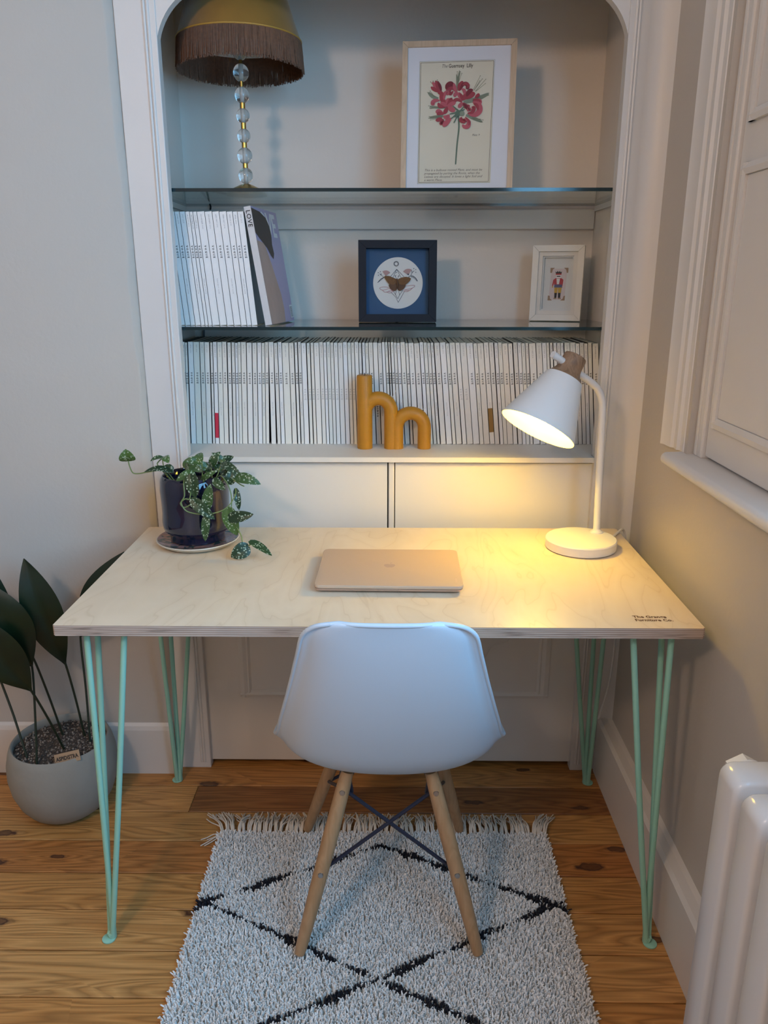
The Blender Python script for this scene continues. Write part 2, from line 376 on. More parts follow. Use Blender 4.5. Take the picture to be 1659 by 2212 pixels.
# pendant lamp in the middle of the room (the second, warmer light of the photograph)
pd = thing('pendant_lamp', 'small opal globe pendant hanging from the ceiling behind the viewer', 'lamp', (-0.85, -1.60, ZC))
obj('ceiling_rose', MB().lathe([(.001,ZC-.03),(.03,ZC-.028),(.05,ZC-.005),(.05,ZC)], (-0.85,-1.60,0), 24), M_lampwhite, pd, True)
obj('cord', MB().tube([(-0.85,-1.60,ZC-.02),(-0.85,-1.60,2.22)], .004), M_black, pd)
obj('cap', MB().lathe([(.001,2.26),(.02,2.255),(.03,2.21),(.05,2.19)], (-0.85,-1.60,0), 24), M_brass, pd, True)
M_opal, nt_, b_ = NT('opal globe'); b_.inputs['Base Color'].default_value = (.9,.85,.8,1); b_.inputs['Emission Color'].default_value = (*PENDANT_COL,1); b_.inputs['Emission Strength'].default_value = PENDANT_POWER
obj('globe', MB().ball((-0.85,-1.60,2.08), .12, seg=24, rings=14), M_opal, pd, True)

# ------------------------------------------------------------------ cupboard under the alcove
cup = thing('alcove_cupboard', 'pale painted built-in cupboard with two doors behind the desk', 'cupboard', (.02, .66, 0))
obj('worktop', MB().prism([(-.4945,SY-.003),(.5395,SY-.003),(.5395,.667),(.597,.667),(.597,AYB-.002),(-.560,AYB-.002),(-.560,.667),(-.4945,.667)], .909, .922, 2), M_cup, cup)
obj('carcass', MB().box(-.55,.59,.70,AYB-.005,.02,.90), M_dark, cup)
DY = .652
def door(x0, x1, px0, px1, hinge_x):
    d = obj('door', MB().box(x0, x1, DY, DY+.022, .016, .903, bev=.002), M_cup, cup)
    z0, z1 = .245, .66
    for (a, b) in ((px0-.034, px0),(px1, px1+.034)):
        s = 1 if a < px0 else -1
        e0, e1 = (a, b) if s > 0 else (b, a)
        obj('panel_moulding', MB().prism([(e0,DY+.002),(e0,DY-.003),(e0+s*.012,DY-.0055),(e0+s*.022,DY-.002),(e0+s*.026,DY-.004),(e1,DY+.001),(e1,DY+.003)], z0-.022, z1+.022, 2), M_cup, d)
    for (c, dd) in ((z0-.022, z0),(z1, z1+.022)):
        obj('panel_moulding', MB().prism([(DY+.002,c),(DY-.003,c),(DY-.0055,c+.009),(DY-.002,c+.016),(DY-.001,dd),(DY+.003,dd)], px0-.034, px1+.034, 0), M_cup, d)
    for z in (.32, .80):
        obj('hinge', MB().tube([(hinge_x,DY-.001,z-.03),(hinge_x,DY-.001,z-.011)], .0035, 8).tube([(hinge_x,DY-.001,z-.009),(hinge_x,DY-.001,z+.009)], .0035, 8).tube([(hinge_x,DY-.001,z+.011),(hinge_x,DY-.001,z+.03)], .0035, 8), M_cup, d, True)
door(-.5035, .0135, -.367, -.11, -.505); door(.0335, .5625, .155, .432, .564)
obj('meeting_bead', MB().box(.0165, .0315, DY-.003, DY+.02, .016, .905, bev=.003), M_cup, cup)
for a_, b_ in ((-.56,-.5065),(.5655,.60)): obj('face_frame', MB().box(a_, b_, SY+.012, DY+.02, 0, .906), M_cup, cup)

# ------------------------------------------------------------------ glass shelves
def shelf(name, z0, z1, label):
    t = MB(); x0, x1, y0, y1 = -.562, .598, .668, 1.052
    t.quad((x0,y0,z1),(x1,y0,z1),(x1,y1,z1),(x0,y1,z1)); t.quad((x0,y0,z0),(x0,y1,z0),(x1,y1,z0),(x1,y0,z0))
    t.quad((x0,y0,z0),(x1,y0,z0),(x1,y0,z1),(x0,y0,z1),1); t.quad((x1,y1,z0),(x0,y1,z0),(x0,y1,z1),(x1,y1,z1),1)
    t.quad((x0,y1,z0),(x0,y0,z0),(x0,y0,z1),(x0,y1,z1),1); t.quad((x1,y0,z0),(x1,y1,z0),(x1,y1,z1),(x1,y0,z1),1)
    return tag(obj(name, t, [M_glass, M_edge]), label, 'shelf')
Z1, Z2 = 1.563, 1.244
shelf('glass_shelf', Z1-.008, Z1, 'upper glass shelf with dark edge carrying the fringed lamp and lily print')
shelf('glass_shelf', Z2-.008, Z2, 'lower glass shelf with dark edge carrying leaning magazines and two small frames')
for z in (Z1-.014, Z2-.014):
    for x, l in ((-.5655,'left'),(.5955,'right')):
        tag(obj('shelf_bearer', MB().box(x, x+.005, .70, 1.05, z-.008, z+.0058), M_trim), f'thin white bearer strip under the {"upper" if z > 1.4 else "lower"} glass shelf, {l} end', 'shelf bearer')

# ------------------------------------------------------------------ text
def text_mesh(name, s, size, bold=0, spacing=1.0, shear=0, res=2, align='CENTER', extrude=0):
    c = bpy.data.curves.new(name, 'FONT'); c.body = s; c.size = size; c.offset = bold; c.space_character = spacing; c.shear = shear
    c.resolution_u = res; c.align_x = align; c.align_y = 'CENTER'; c.extrude = extrude
    o = bpy.data.objects.new(name, c); COL.objects.link(o)
    dg = bpy.context.evaluated_depsgraph_get()
    me = bpy.data.meshes.new_from_object(o.evaluated_get(dg)); me.name = name
    bpy.data.objects.remove(o); return me
def settle(me, mat):
    me.materials.clear(); me.materials.append(mat); return me

# ------------------------------------------------------------------ magazines
ONES = ['','first','second','third','fourth','fifth','sixth','seventh','eighth','ninth','tenth','eleventh','twelfth','thirteenth','fourteenth','fifteenth','sixteenth','seventeenth','eighteenth','nineteenth']
TENS = ['','','twenty','thirty','forty','fifty','sixty','seventy','eighty','ninety']
def ordw(k):
    if k < 20: return ONES[k]
    t, o = divmod(k, 10)
    return TENS[t][:-1]+'ieth' if o == 0 else TENS[t]+'-'+ONES[o]
M_spines = [pm(f'spine paper {i}', c, .35, var=.04, vscale=60) for i, c in enumerate([(.82,.79,.73),(.85,.83,.79),(.79,.77,.73),(.84,.84,.84),(.81,.80,.74)])]
M_covers = [pm(f'cover darkened for gaps {i}', c, .3) for i, c in enumerate([(.01,.01,.012),(.03,.03,.03),(.01,.012,.03),(.06,.02,.02),(.06,.055,.05),(.015,.015,.015)])]  # near-black cover tones stand in for the shade in the gaps between magazines
M_pages = pm('page block', (.62,.60,.56), .8, var=.12, vscale=300)
settle_m = lambda s, sz, **k: text_mesh('print', s, sz, **k)
T_title = settle(text_mesh('spine title', 'VOGUE', .0066, bold=.00022, spacing=1.55, res=1), M_ink)
T_title_g = settle(text_mesh('spine title grey', 'VOGUE', .0066, bold=0, spacing=1.55, res=1), M_greyink)
MON = ['JANUARY','FEBRUARY','MARCH','APRIL','MAY','JUNE','JULY','AUGUST','SEPTEMBER','OCTOBER','NOVEMBER','DECEMBER']
T_mon = [settle(text_mesh('spine date', f'{m} 201{3+i%4}', .0042, res=1, spacing=1.1, align='LEFT'), M_greyink) for i, m in enumerate(MON)]
T_small = settle(text_mesh('spine small print', 'FASHION  BEAUTY  CULTURE', .0028, res=1, align='LEFT'), M_greyink)
M_red = pm('red sticker', (.62,.03,.07), .4); M_gold = pm('gold band', (.30,.17,.045), .45)

def magazine(xtop, thick, tilt, yfront, zbase, h, depth, label, group, k, style='black', band=None, rotz=0, cover=None, spine=None):
    """tilt>0: top leans to the right. xtop is the top left corner of the spine"""
    if tilt <= 0: ox = xtop+h*math.sin(-tilt); x0, x1 = 0, thick
    else: ox = xtop+thick*math.cos(tilt)-h*math.sin(tilt); x0, x1 = -thick, 0
    t = thing('magazine', label, 'magazine', (ox, yfront, zbase), (0, tilt, rotz), group)
    cv = MB(); c = .0006
    cv.box(x0, x1, 0, c, 0, h, 0); cv.box(x0, x0+c*.7, c, depth, 0, h, 1); cv.box(x1-c*.7, x1, c, depth, 0, h, 1)
    obj('cover', cv, [spine or M_spines[k % 5], cover or M_covers[(k*7) % 6]], t, local=True)
    obj('pages', MB().box(x0+c, x1-c, c, depth-.001, .0008, h-.0012), M_pages, t, local=True)
    xc = (x0+x1)/2; r = (PI/2, PI/2, 0)
    if style:
        zt = h*.655 if style == 'black' else h*.50
        rr = Matrix.Rotation(PI/2, 4, 'Y') @ Matrix.Rotation(PI/2, 4, 'X')
        e = rr.to_euler()
        if style == 'flip':
            e = (Matrix.Rotation(-PI/2, 4, 'Y') @ Matrix.Rotation(PI/2, 4, 'X')).to_euler(); zt = h*.33
        child('spine_title', T_title_g if style == 'grey' else T_title, t, (xc, -.0004, zt), e)
        if style != 'flip':
            child('spine_date', T_mon[k % 12], t, (xc, -.0004, h*.975), e)
            if style == 'black' and k % 2: child('spine_small_print', T_small, t, (xc, -.0004, h*.42), e)
    if band: obj('spine_band', MB().box(x0, x1, -.0005, .0, h*band[0], h*band[1]), band[2], t, local=True)
    return t
LOW = [-0.5411, -0.5338, -0.5265, -0.5185, -0.5039, -0.4871, -0.4747, -0.4598, -0.4517, -0.4408, -0.4273, -0.4135, -0.4025, -0.3934, -0.3854, -0.377, -0.3625, -0.3468, -0.334, -0.3224, -0.3133, -0.3035, -0.2896, -0.2794, -0.2685, -0.2496, -0.235, -0.226, -0.2169, -0.2023, -0.1921, -0.1834, -0.1689, -0.158, -0.1496, -0.1394, -0.1303, -0.1194, -0.106, -0.094, -0.0842, -0.0751, -0.0642, -0.0551, -0.0468, -0.0377, -0.0261, -0.0134, -0.0025, 0.0058, 0.0145, 0.021, 0.0291, 0.0376, 0.0465, 0.0598, 0.068, 0.0828, 0.0976, 0.1079, 0.1179, 0.1272, 0.1364, 0.1512, 0.1671, 0.1771, 0.1926, 0.2048, 0.2218, 0.2399, 0.251, 0.2676, 0.2812, 0.2953, 0.3052, 0.3163, 0.3322, 0.3451, 0.3569, 0.3672, 0.3776, 0.3875, 0.406, 0.4218, 0.4336, 0.4428, 0.452, 0.4612, 0.4712, 0.4808, 0.4962, 0.511, 0.522, 0.5331, 0.5434, 0.5552, 0.5717]
tx = [-.55,-.49,-.31,-.30,-.22,-.08,.05,.12,.20,.25,.38,.60]; ta = [2.2,2.0,1.8,.2,-.4,-1.2,-3.4,-4.8,-5.8,-5.9,-5.8,-5.8]
nlow = len(LOW)-1
for i in range(nlow):
    a, b = LOW[i], LOW[i+1]; tl = math.radians(float(np.interp(a, tx, ta)))
    th = (b-a)*math.cos(tl)-.0016-(.0010 if random.random() < .2 else 0)
    style = 'black'; band = None
    if 28 <= i <= 41 or i in (66, 67): style = 'grey'
    if i in (46, 48): style = 'flip'
    look = 'thick' if th > .0125 else 'slim' if th < .0075 else 'medium'
    lab = f'{look} white-spined magazine, {ordw(i+1)} from the left in the lower row'
    if i == 8: band = (.06, .31, M_red); lab = 'slim white magazine with a red block low on its spine, lower row'
    if i == 71: band = (.12, .36, M_gold); lab = 'white magazine with a gold-brown block on its spine, lower row'
    magazine(a, th, tl, .80+random.uniform(-.0015,.0015), .9221, .274+random.uniform(-.0015,.0015), .212, lab, 'magazines packed along the lower row', i, style, band)
MID = [-0.5375, -0.5236, -0.5097, -0.4977, -0.4838, -0.4732, -0.4649, -0.455, -0.4358, -0.4176, -0.4001, -0.3822, -0.3673, -0.3554, -0.3399]
for i in range(len(MID)-1):
    a, b = MID[i], MID[i+1]; tl = math.radians(-4.3-.03*i)
    th = (b-a)*math.cos(tl)-.0013
    magazine(a, th, tl, .728, Z2+.0003, .272, .212, f'white-spined magazine leaning left on the glass shelf, {ordw(i+1)} from the left', 'magazines leaning on the lower glass shelf', i+3, 'black', spine=M_spines[3], cover=(pm('blue cover',(.03,.12,.35),.3) if i == 12 else None))
# the taller magazine at the end of the row, cover turned towards the viewer
M_lilac = pm('lilac cover', (.40,.34,.52), .35); M_lovespine = pm('silver spine', (.66,.65,.66), .35, var=.08, vscale=40)
M_skin = pm('printed figure', (.50,.33,.27), .5, var=.15, vscale=30); M_hair = pm('printed dark hair', (.05,.035,.03), .5); M_pw = pm('print white', (.75,.74,.76), .5)
lv = thing('magazine', 'tall magazine with lilac cover leaning at the right end of the glass shelf row', 'magazine', (-.2968, .718, Z2+.0004), (0, math.radians(-8.6), math.radians(-7.5)))
lh, lt, ld = .285, .0175, .225
obj('cover', MB().box(0,lt,0,.0006,0,lh,0).box(0,.0005,.0006,ld,0,lh,1).box(lt-.0005,lt,.0006,ld,0,lh,1), [M_lovespine, M_lilac], lv, local=True)
obj('pages', MB().box(.0005,lt-.0005,.0006,ld-.001,.0008,lh-.0015), M_pages, lv, local=True)
eY = (Matrix.Rotation(PI/2, 4, 'Y') @ Matrix.Rotation(PI/2, 4, 'X')).to_euler()
child('spine_title', settle(text_mesh('spine title love', 'LOVE', .0155, bold=.0002, spacing=1.1), M_ink), lv, (lt/2,-.0005,lh*.90), eY)
eC = (Matrix.Rotation(PI/2, 4, 'Z') @ Matrix.Rotation(PI/2, 4, 'X')).to_euler()
child('cover_title', settle(text_mesh('cover title', 'LOVE', .080, bold=.002, spacing=.92), M_pw), lv, (lt+.0004,ld*.48,lh*.86), eC)
fg = MB(); X_ = lt+.0005
fg.poly([(X_,y*ld,z*lh) for y,z in [(.0,0),(.58,0),(.62,.12),(.60,.25),(.50,.40),(.42,.52),(.34,.62),(.28,.70),(0,.72)]], 0)
fg2 = MB().poly([(X_+.0003,y*ld,z*lh) for y,z in [(0,.985),(.30,.97),(.50,.93),(.60,.86),(.62,.78),(.58,.70),(.60,.62),(.54,.57),(.46,.60),(.36,.66),(0,.78)]])
obj('cover_figure', fg, M_skin, lv, local=True); obj('cover_figure_hair', fg2, M_hair, lv, local=True)
bc = MB().quad((X_,ld*.86,lh*.03),(X_,ld*.985,lh*.03),(X_,ld*.985,lh*.15),(X_,ld*.86,lh*.15))
obj('barcode_panel', bc, M_pw, lv, local=True)
bl = MB()
for k in range(9): bl.quad((X_+.0003,ld*.875,lh*(.04+k*.011)),(X_+.0003,ld*.97,lh*(.04+k*.011)),(X_+.0003,ld*.97,lh*(.044+k*.011)),(X_+.0003,ld*.875,lh*(.044+k*.011)))
obj('barcode_lines', bl, M_ink, lv, local=True)

# ------------------------------------------------------------------ flat drawing helper for prints (local x right, z up, front = -y)
class Art:
    def __init__(s, fx, fy, y0): s.fx, s.fy, s.y = fx, fy, y0; s.by = {}; s.n = 0
    def P(s, q): return (s.fx(q[0]), s.y-.00002*s.n-.00005, s.fy(q[1]))
    def mb(s, m): return s.by.setdefault(m.name, (MB(), m))[0]
    def poly(s, pts, m):
        s.n += 1; c = (sum(p[0] for p in pts)/len(pts), sum(p[1] for p in pts)/len(pts))
        s.mb(m).add([s.P(p) for p in pts], [tuple(range(len(pts)))])
    def stroke(s, pts, w0, m, w1=None, wm=None, k=5):
        """tapered brush stroke; widths in the drawing's own units"""
        s.n += 1
        P = smooth_path([(p[0], p[1], 0) for p in pts], k) if len(pts) > 2 else [Vector((p[0],p[1],0)) for p in pts]
        w1 = w0 if w1 is None else w1; n = len(P); L = []; R = []
        for i, p in enumerate(P):
            t = i/(n-1); ww = w0+(w1-w0)*t
            if wm is not None: ww = ww+(wm-ww)*math.sin(PI*t)
            d = (P[min(i+1,n-1)]-P[max(i-1,0)]); d = d.normalized() if d.length > 0 else Vector((1,0,0))
            nn = Vector((-d.y, d.x, 0))*ww/2; L.append(p+nn); R.append(p-nn)
        v = [s.P(q) for q in L]+[s.P(q) for q in R]
        s.mb(m).add(v, [(i,i+1,n+i+1,n+i) for i in range(n-1)])
    def disc(s, c, rx, ry, m, n=28): s.poly([(c[0]+rx*math.cos(2*PI*i/n), c[1]+ry*math.sin(2*PI*i/n)) for i in range(n)], m)
    def build(s, parent, name):
        for nm, (mb, m) in s.by.items(): obj(name, mb, m, parent, local=True)

def frame_rails(root, W, H, b, d, mat, bev=.0015):
    """four mitred rails, back at y=0, front at y=-d"""
    def rail(p):
        v = [(x,-d,z) for x,z in p]+[(x,0,z) for x,z in p]
        obj('rail', MB().add(v, [(0,1,2,3),(7,6,5,4),(0,4,5,1),(1,5,6,2),(2,6,7,3),(3,7,4,0)]), mat, root, local=True)
    g = .0003
    rail([(-W/2+g,0),(W/2-g,0),(W/2-b-g,b-g),(-W/2+b+g,b-g)]); rail([(-W/2+b+g,H-b+g),(W/2-b-g,H-b+g),(W/2-g,H),(-W/2+g,H)])
    rail([(-W/2,g),(-W/2+b,b),(-W/2+b,H-b),(-W/2,H-g)]); rail([(W/2-b,b),(W/2,g),(W/2,H-g),(W/2-b,H-b)])
def strut(root, H, reach, lean, rise):
    # easel leg at the back, from mid height down to the shelf
    ang = lean
    o = MB().tube([(0,.001,H*.62),(0,reach,rise)], .004, 6); obj('easel_leg', o, M_black, root, local=True)

# lily print
W, H = .283, .362
f1 = thing('picture_frame', 'pale wood framed botanical print of a red lily on the upper glass shelf', 'picture frame', (.187, .842, Z1+.0004), (math.radians(-8), 0, math.radians(-5)))
frame_rails(f1, W, H, .0135, .018, M_oak)
M_mat = pm('white mount', (.72,.74,.80), .8); M_paper = pm('aged print paper', (.70,.66,.54), .8, var=.05, vscale=12)
obj('mount', MB().box(-W/2+.013, W/2-.013, -.012, -.009, .013, H-.013), M_mat, f1, local=True)
fx = lambda z2: (z2-183)/697*W-W/2
fz = lambda z2: H-(z2-238)/937*H
obj('print', MB().box(fx(292), fx(745), -.0126, -.012, fz(1105), fz(358)), M_paper, f1, local=True)
obj('backing_board', MB().box(-W/2+.003, W/2-.003, -.008, -.001, .003, H-.003), M_black, f1, local=True)
obj('glazing', MB().box(-W/2+.013, W/2-.013, -.0150, -.0145, .013, H-.013), M_frameglass, f1, local=True)
strut(f1, H, .07, 0, .012)
a = Art(fx, fz, -.0126)
C1, C2, C3 = pm('print crimson', (.34,.045,.065), .7), pm('print rose', (.47,.10,.13), .7), pm('print deep red', (.20,.02,.035), .7)
G1, G2, G3 = pm('print green', (.10,.16,.115), .7), pm('print grey green', (.23,.27,.20), .7), pm('print olive', (.20,.20,.12), .7)
INK = pm('print brown ink', (.07,.05,.035), .7)
for p, q in (((297,365),(742,362)),((742,362),(732,1098)),((732,1098),(297,1100)),((297,1100),(297,365))): a.stroke([p,q], 2.2, INK)
for p, q in (((290,357),(749,355)),((749,355),(739,1105)),((739,1105),(290,1107)),((290,1107),(290,357))): a.stroke([p,q], 1.2, G2)
Z5 = lambda p: (166+p[0]*.4334, 332+p[1]*.4334)
def pet(pts, w, m, w0=None, w1=None): a.stroke([Z5(p) for p in pts], (w0 if w0 is not None else w*.35)*.4334, m, (w1 if w1 is not None else w*.3)*.4334, w*.62)
a.stroke([(535,690),(541,760),(532,870),(526,990)], 12, G1, 9)
a.stroke([(538,690),(544,760),(535,870),(529,990)], 4, G2, 3)
# green tubes and stamens
for pts, wd in [([(820,480),(825,380),(815,260)],26),([(830,400),(840,300),(850,205)],20),([(560,580),(480,550),(415,490)],40),([(920,640),(1100,600),(1270,525)],52),([(690,710),(560,705),(440,690)],26),([(640,830),(530,835),(440,850)],34),([(960,820),(1080,870),(1190,920)],40)]: a.stroke([Z5(p) for p in pts], wd*.36, G2, wd*.25, wd*.55)
for p, q in [((825,380),(820,210)),((835,380),(850,200)),((835,370),(865,210)),((840,360),(885,235)),((830,360),(810,255)),((1055,465),(1145,275)),((1060,480),(1175,320)),((1080,490),(1225,325)),((1090,490),(1220,385)),((1070,470),(1140,345)),((520,560),(405,490)),((500,545),(440,470)),((690,705),(425,680)),((650,710),(440,710)),((640,695),(455,720)),((1090,600),(1275,520)),((1090,615),(1270,550)),((620,830),(435,830)),((620,835),(430,855)),((620,845),(455,880)),((1050,860),(1205,895)),((1050,870),(1195,925)),((1040,870),(1160,880)),((495,400),(445,345)),((505,390),(480,335)),((520,380),(540,320))]:
    a.stroke([Z5(p),Z5(q)], 2.6, G3, 2.0); a.disc(Z5(q), 2.6, 2.6, G3, 8)
# petals
for pts, w_, m in [([(590,500),(540,430),(470,350)],60,C2),([(590,500),(555,420),(515,330)],52,C1),([(570,490),(500,450),(450,415)],46,C1),([(600,480),(580,410),(545,335)],36,C3),
 ([(820,500),(780,440),(720,430),(670,470)],62,C1),([(780,420),(740,380),(690,400),(665,450)],66,C3),([(770,480),(735,520),(715,490),(740,460)],44,C1),([(810,500),(790,440),(775,370)],46,C2),
 ([(850,480),(870,410),(900,345)],70,C1),([(860,470),(910,390),(960,390),(975,440),(945,440)],52,C3),([(900,400),(950,380),(985,410),(960,445)],36,C1),([(830,490),(800,530),(790,565)],48,C2),
 ([(900,620),(860,540),(850,500)],50,C2),([(905,620),(890,560),(860,510)],40,C1),([(905,610),(960,540),(1010,480)],74,C1),([(930,590),(1020,540),(1080,520)],80,C1),([(960,560),(1000,490),(1050,470)],56,C3),([(930,530),(925,480),(890,455)],44,C2),
 ([(900,640),(830,600),(780,630),(785,650)],46,C1),([(900,640),(870,690),(850,715)],52,C2),([(910,650),(960,700),(1010,690)],60,C1),([(920,660),(970,720),(960,740)],44,C3),
 ([(1080,580),(1120,550),(1130,520)],46,C1),([(1100,600),(1150,630),(1160,675)],48,C2),([(1050,610),(1110,615),(1165,640)],40,C1),
 ([(1050,640),(1130,670),(1150,760),(1090,820),(1000,815)],74,C2),([(1060,660),(1110,690),(1130,760)],40,C1),([(980,800),(1050,780),(1070,720),(1035,715)],48,C1),([(980,770),(1010,730),(1000,760)],60,C2),
 ([(680,680),(620,600),(590,520)],60,C1),([(640,600),(650,520),(690,500),(690,540)],48,C2),([(620,560),(600,510),(550,500)],52,C1),([(580,610),(510,610),(480,650),(510,665)],54,C2),
 ([(690,690),(700,620),(710,580)],60,C2),([(690,680),(740,600),(745,590)],52,C1),([(690,690),(760,660),(810,640)],56,C2),([(690,700),(760,740),(800,770)],64,C2),([(690,700),(670,760),(640,800)],52,C1),([(680,690),(590,690),(560,640)],50,C1),([(680,700),(640,660),(590,640)],46,C2),
 ([(640,810),(570,760),(530,780)],54,C2),([(640,800),(580,790),(545,810)],46,C1),([(640,830),(690,850),(720,810)],60,C2),([(620,860),(570,880),(530,890)],50,C1),([(630,870),(620,920),(590,950)],58,C1),([(640,880),(610,940),(640,900)],32,C3),
 ([(640,980),(680,930),(750,860)],66,C2),([(900,850),(890,890),(940,910),(940,870)],56,C1),([(960,870),(1000,920),(990,980),(940,985),(915,955)],58,C2),([(950,850),(1010,920),(1000,970)],34,C1)]:
    pet(pts, w_*.80, m)
for p, q in [((855,780),(725,805)),((855,780),(750,870)),((860,790),(790,930)),((860,770),(770,690)),((860,770),(830,735)),((870,770),(930,700)),((870,775),(940,740)),((855,790),(800,850))]: a.stroke([Z5(p),Z5(q)], 10, G1, 6)
a.disc(Z5((855,790)), 20, 17, G1); a.disc(Z5((905,800)), 15, 15, G2)
a.build(f1, 'print_colour')
eF = (PI/2, 0, 0)
def fit(o, width):
    xs = [v.co.x for v in o.data.vertices]; k = width/(max(xs)-min(xs)); o.scale = (k, o.scale[1], 1); return o
def ptext(root, s, size, x, z, y, mat, bold=0, shear=0, align='CENTER', sx=1.0, wd=None):
    o = child('print_lettering', settle(text_mesh('print lettering', s, size, bold=bold, shear=shear, align=align), mat), root, (x, y, z), eF); o.scale = (sx,1,1)
    if wd: fit(o, wd)
    return o
M_handink = pm('print sepia ink', (.12,.09,.07), .7)
ptext(f1, 'The', .0115, fx(442), fz(388), -.0128, M_handink, shear=.35, wd=.0135)
ptext(f1, 'Guernsey  Lilly', .0125, fx(542), fz(388), -.0128, INK, bold=.0002, wd=.0605)
ptext(f1, 'Plate 9', .0068, fx(645), fz(810), -.0128, M_handink, shear=.35)
for i, (s, wd_) in enumerate([('This is a bulbous rooted Plant, and must be', 357), ('propagated by parting the Roots, when the', 348), ('Leaves are decayed. It loves a light Soil and', 363), ('a warm Place.', 113)]):
    ptext(f1, s, .0078, fx(330), fz(1024+i*20.5), -.0128, M_handink, shear=.35, align='LEFT', wd=wd_/697*.283)

# butterfly frame
W, H = .209, .2105
f2 = thing('picture_frame', 'black square box frame with a pressed butterfly on a white disc', 'picture frame', (.0385, .885, Z2+.0004), (math.radians(-4.5), 0, math.radians(1)))
M_navy = pm('black stained frame', (.006,.009,.018), .55, Specular_IOR_Level=.25); M_blue = pm('blue mount card', (.035,.095,.20), .8, var=.05, vscale=40)
frame_rails(f2, W, H, .0205, .032, M_navy)
obj('backing_board', MB().box(-W/2+.01, W/2-.01, -.006, -.001, .01, H-.01), M_blue, f2, local=True)
obj('glazing', MB().box(-W/2+.02, W/2-.02, -.0225, -.022, .02, H-.02), M_frameglass, f2, local=True)
strut(f2, H, .045, 0, .004)
gx = lambda zx: ((780+zx/11.06)-773)/169*W-W/2
gz = lambda zy: H-((540+zy/11.06)-520.5)/177*H
cc = ((gx(270)+gx(1470))/2, (gz(175)+gz(1405))/2); cr = (gx(1470)-gx(270))/2
M_cream = pm('white disc card', (.66,.67,.66), .8)
obj('disc', MB().lathe([(cr,0),(cr,.0015)], (cc[0],-.0062,cc[1]), 48, M=Matrix.Rotation(PI/2,3,'X')), M_cream, f2, local=True)
a = Art(gx, gz, -.0080)
I2 = pm('print navy ink', (.03,.035,.06), .7); PK = pm('print dusty pink', (.42,.26,.25), .7); PK2 = pm('print rose line', (.45,.20,.22), .7)
for ln in [[(840,455),(640,690)],[(840,455),(1040,660)],[(840,455),(740,680)],[(840,455),(950,670)],[(700,1010),(820,1130)],[(820,1130),(878,1260)],[(878,1260),(1030,990)],[(760,980),(870,1170)],[(990,960),(910,1080)],[(910,1080),(870,1170)],[(830,980),(810,1080)],[(890,990),(910,1080)],
  [(830,665),(790,600)],[(870,665),(885,600)],[(810,630),(825,590)],[(875,640),(905,610)],[(530,650),(440,570)],[(460,600),(430,560)],[(460,600),(475,555)],[(1140,625),(1120,650)],[(1175,620),(1230,510)],[(1210,550),(1200,480)],[(1220,530),(1265,490)]]: a.stroke(ln, 9, I2)
a.stroke([(540,650),(460,690),(380,780)], 14, I2); a.stroke([(1140,628),(1230,620),(1300,670),(1345,745)], 12, I2)
for k in range(6):
    t = k/6; x, y = 530-150*t, 655+120*t; a.stroke([(x,y),(x-25,y+28)], 8, I2); x, y = 1200+140*t, 622+110*t*t+10*t; a.stroke([(x,y),(x+6,y+38)], 8, I2)
for k in range(16):
    an = 2*PI*k/16; a.stroke([(828+38*math.cos(an),325+38*math.sin(an)),(828+66*math.cos(an),325+66*math.sin(an))], 12, I2)
for c in [(395,540),(445,515),(398,600),(1250,440),(1300,465),(1300,530),(835,535)]: a.disc(c, 11, 11, I2, 8)
def fan(cx, cy, ang0, ang1, r):
    a.poly([(cx,cy)]+[(cx+r*(1+.08*(k%2))*math.cos(math.radians(ang0+(ang1-ang0)*k/10)), cy-r*(1+.08*(k%2))*math.sin(math.radians(ang0+(ang1-ang0)*k/10))) for k in range(11)], PK)
fan(575,615,35,128,125); fan(1120,590,55,150,140)
a.poly([(1085,575),(1140,560),(1130,600)], I2)
for lo in [[(750,990),(600,885),(430,905),(500,960),(640,930)],[(500,960),(560,1010),(700,980)],[(600,1010),(680,1030),(760,980),(640,985)],[(1060,860),(1270,845),(1220,910),(1040,950)],[(1220,910),(1150,970),(1020,960)],[(1150,970),(1080,1000),(1000,980)]]: a.stroke(lo, 10, PK2)
a.build(f2, 'print_colour')
M_wing = pm('brown wing', (.115,.060,.034), .85, var=.35, vscale=220); M_wingt = pm('orange brown wing tip', (.17,.085,.035), .85, var=.55, vscale=260)
def wing(pts, m, lift):
    P = [(gx(x), gz(y)) for x, y in pts]; x0 = gx(855)
    v = [(x, -.0098-lift*abs(x-x0), z) for x, z in P]; v += [(x, y+.0006, z) for x, y, z in v]; n = len(P)
    return MB().add(v, [tuple(range(n)), tuple(range(n,2*n))[::-1]]+[(i,n+i,n+(i+1)%n,(i+1)%n) for i in range(n)])
bf = [('forewing',[(850,700),(760,660),(660,620),(570,615),(535,640),(560,690),(600,750),(650,810),(760,830),(850,780)],M_wingt,.10),('forewing',[(860,700),(960,655),(1060,640),(1150,655),(1185,685),(1160,740),(1110,790),(1060,830),(960,840),(860,780)],M_wingt,.10),
 ('hindwing',[(850,740),(760,770),(660,800),(650,860),(680,920),(730,965),(790,985),(840,965),(852,900)],M_wing,.06),('hindwing',[(860,740),(960,770),(1060,800),(1055,870),(1010,935),(960,970),(910,985),(865,960),(856,900)],M_wing,.06)]
for nm, pts, m, lf in bf: obj(nm, wing(pts, m, lf), m, f2, local=True)
obj('butterfly_body', MB().tube([(gx(845),-.012,gz(680)),(gx(856),-.0125,gz(780)),(gx(858),-.012,gz(930))], [.0014,.0024,.0012], 8), M_wing, f2, True, local=True)

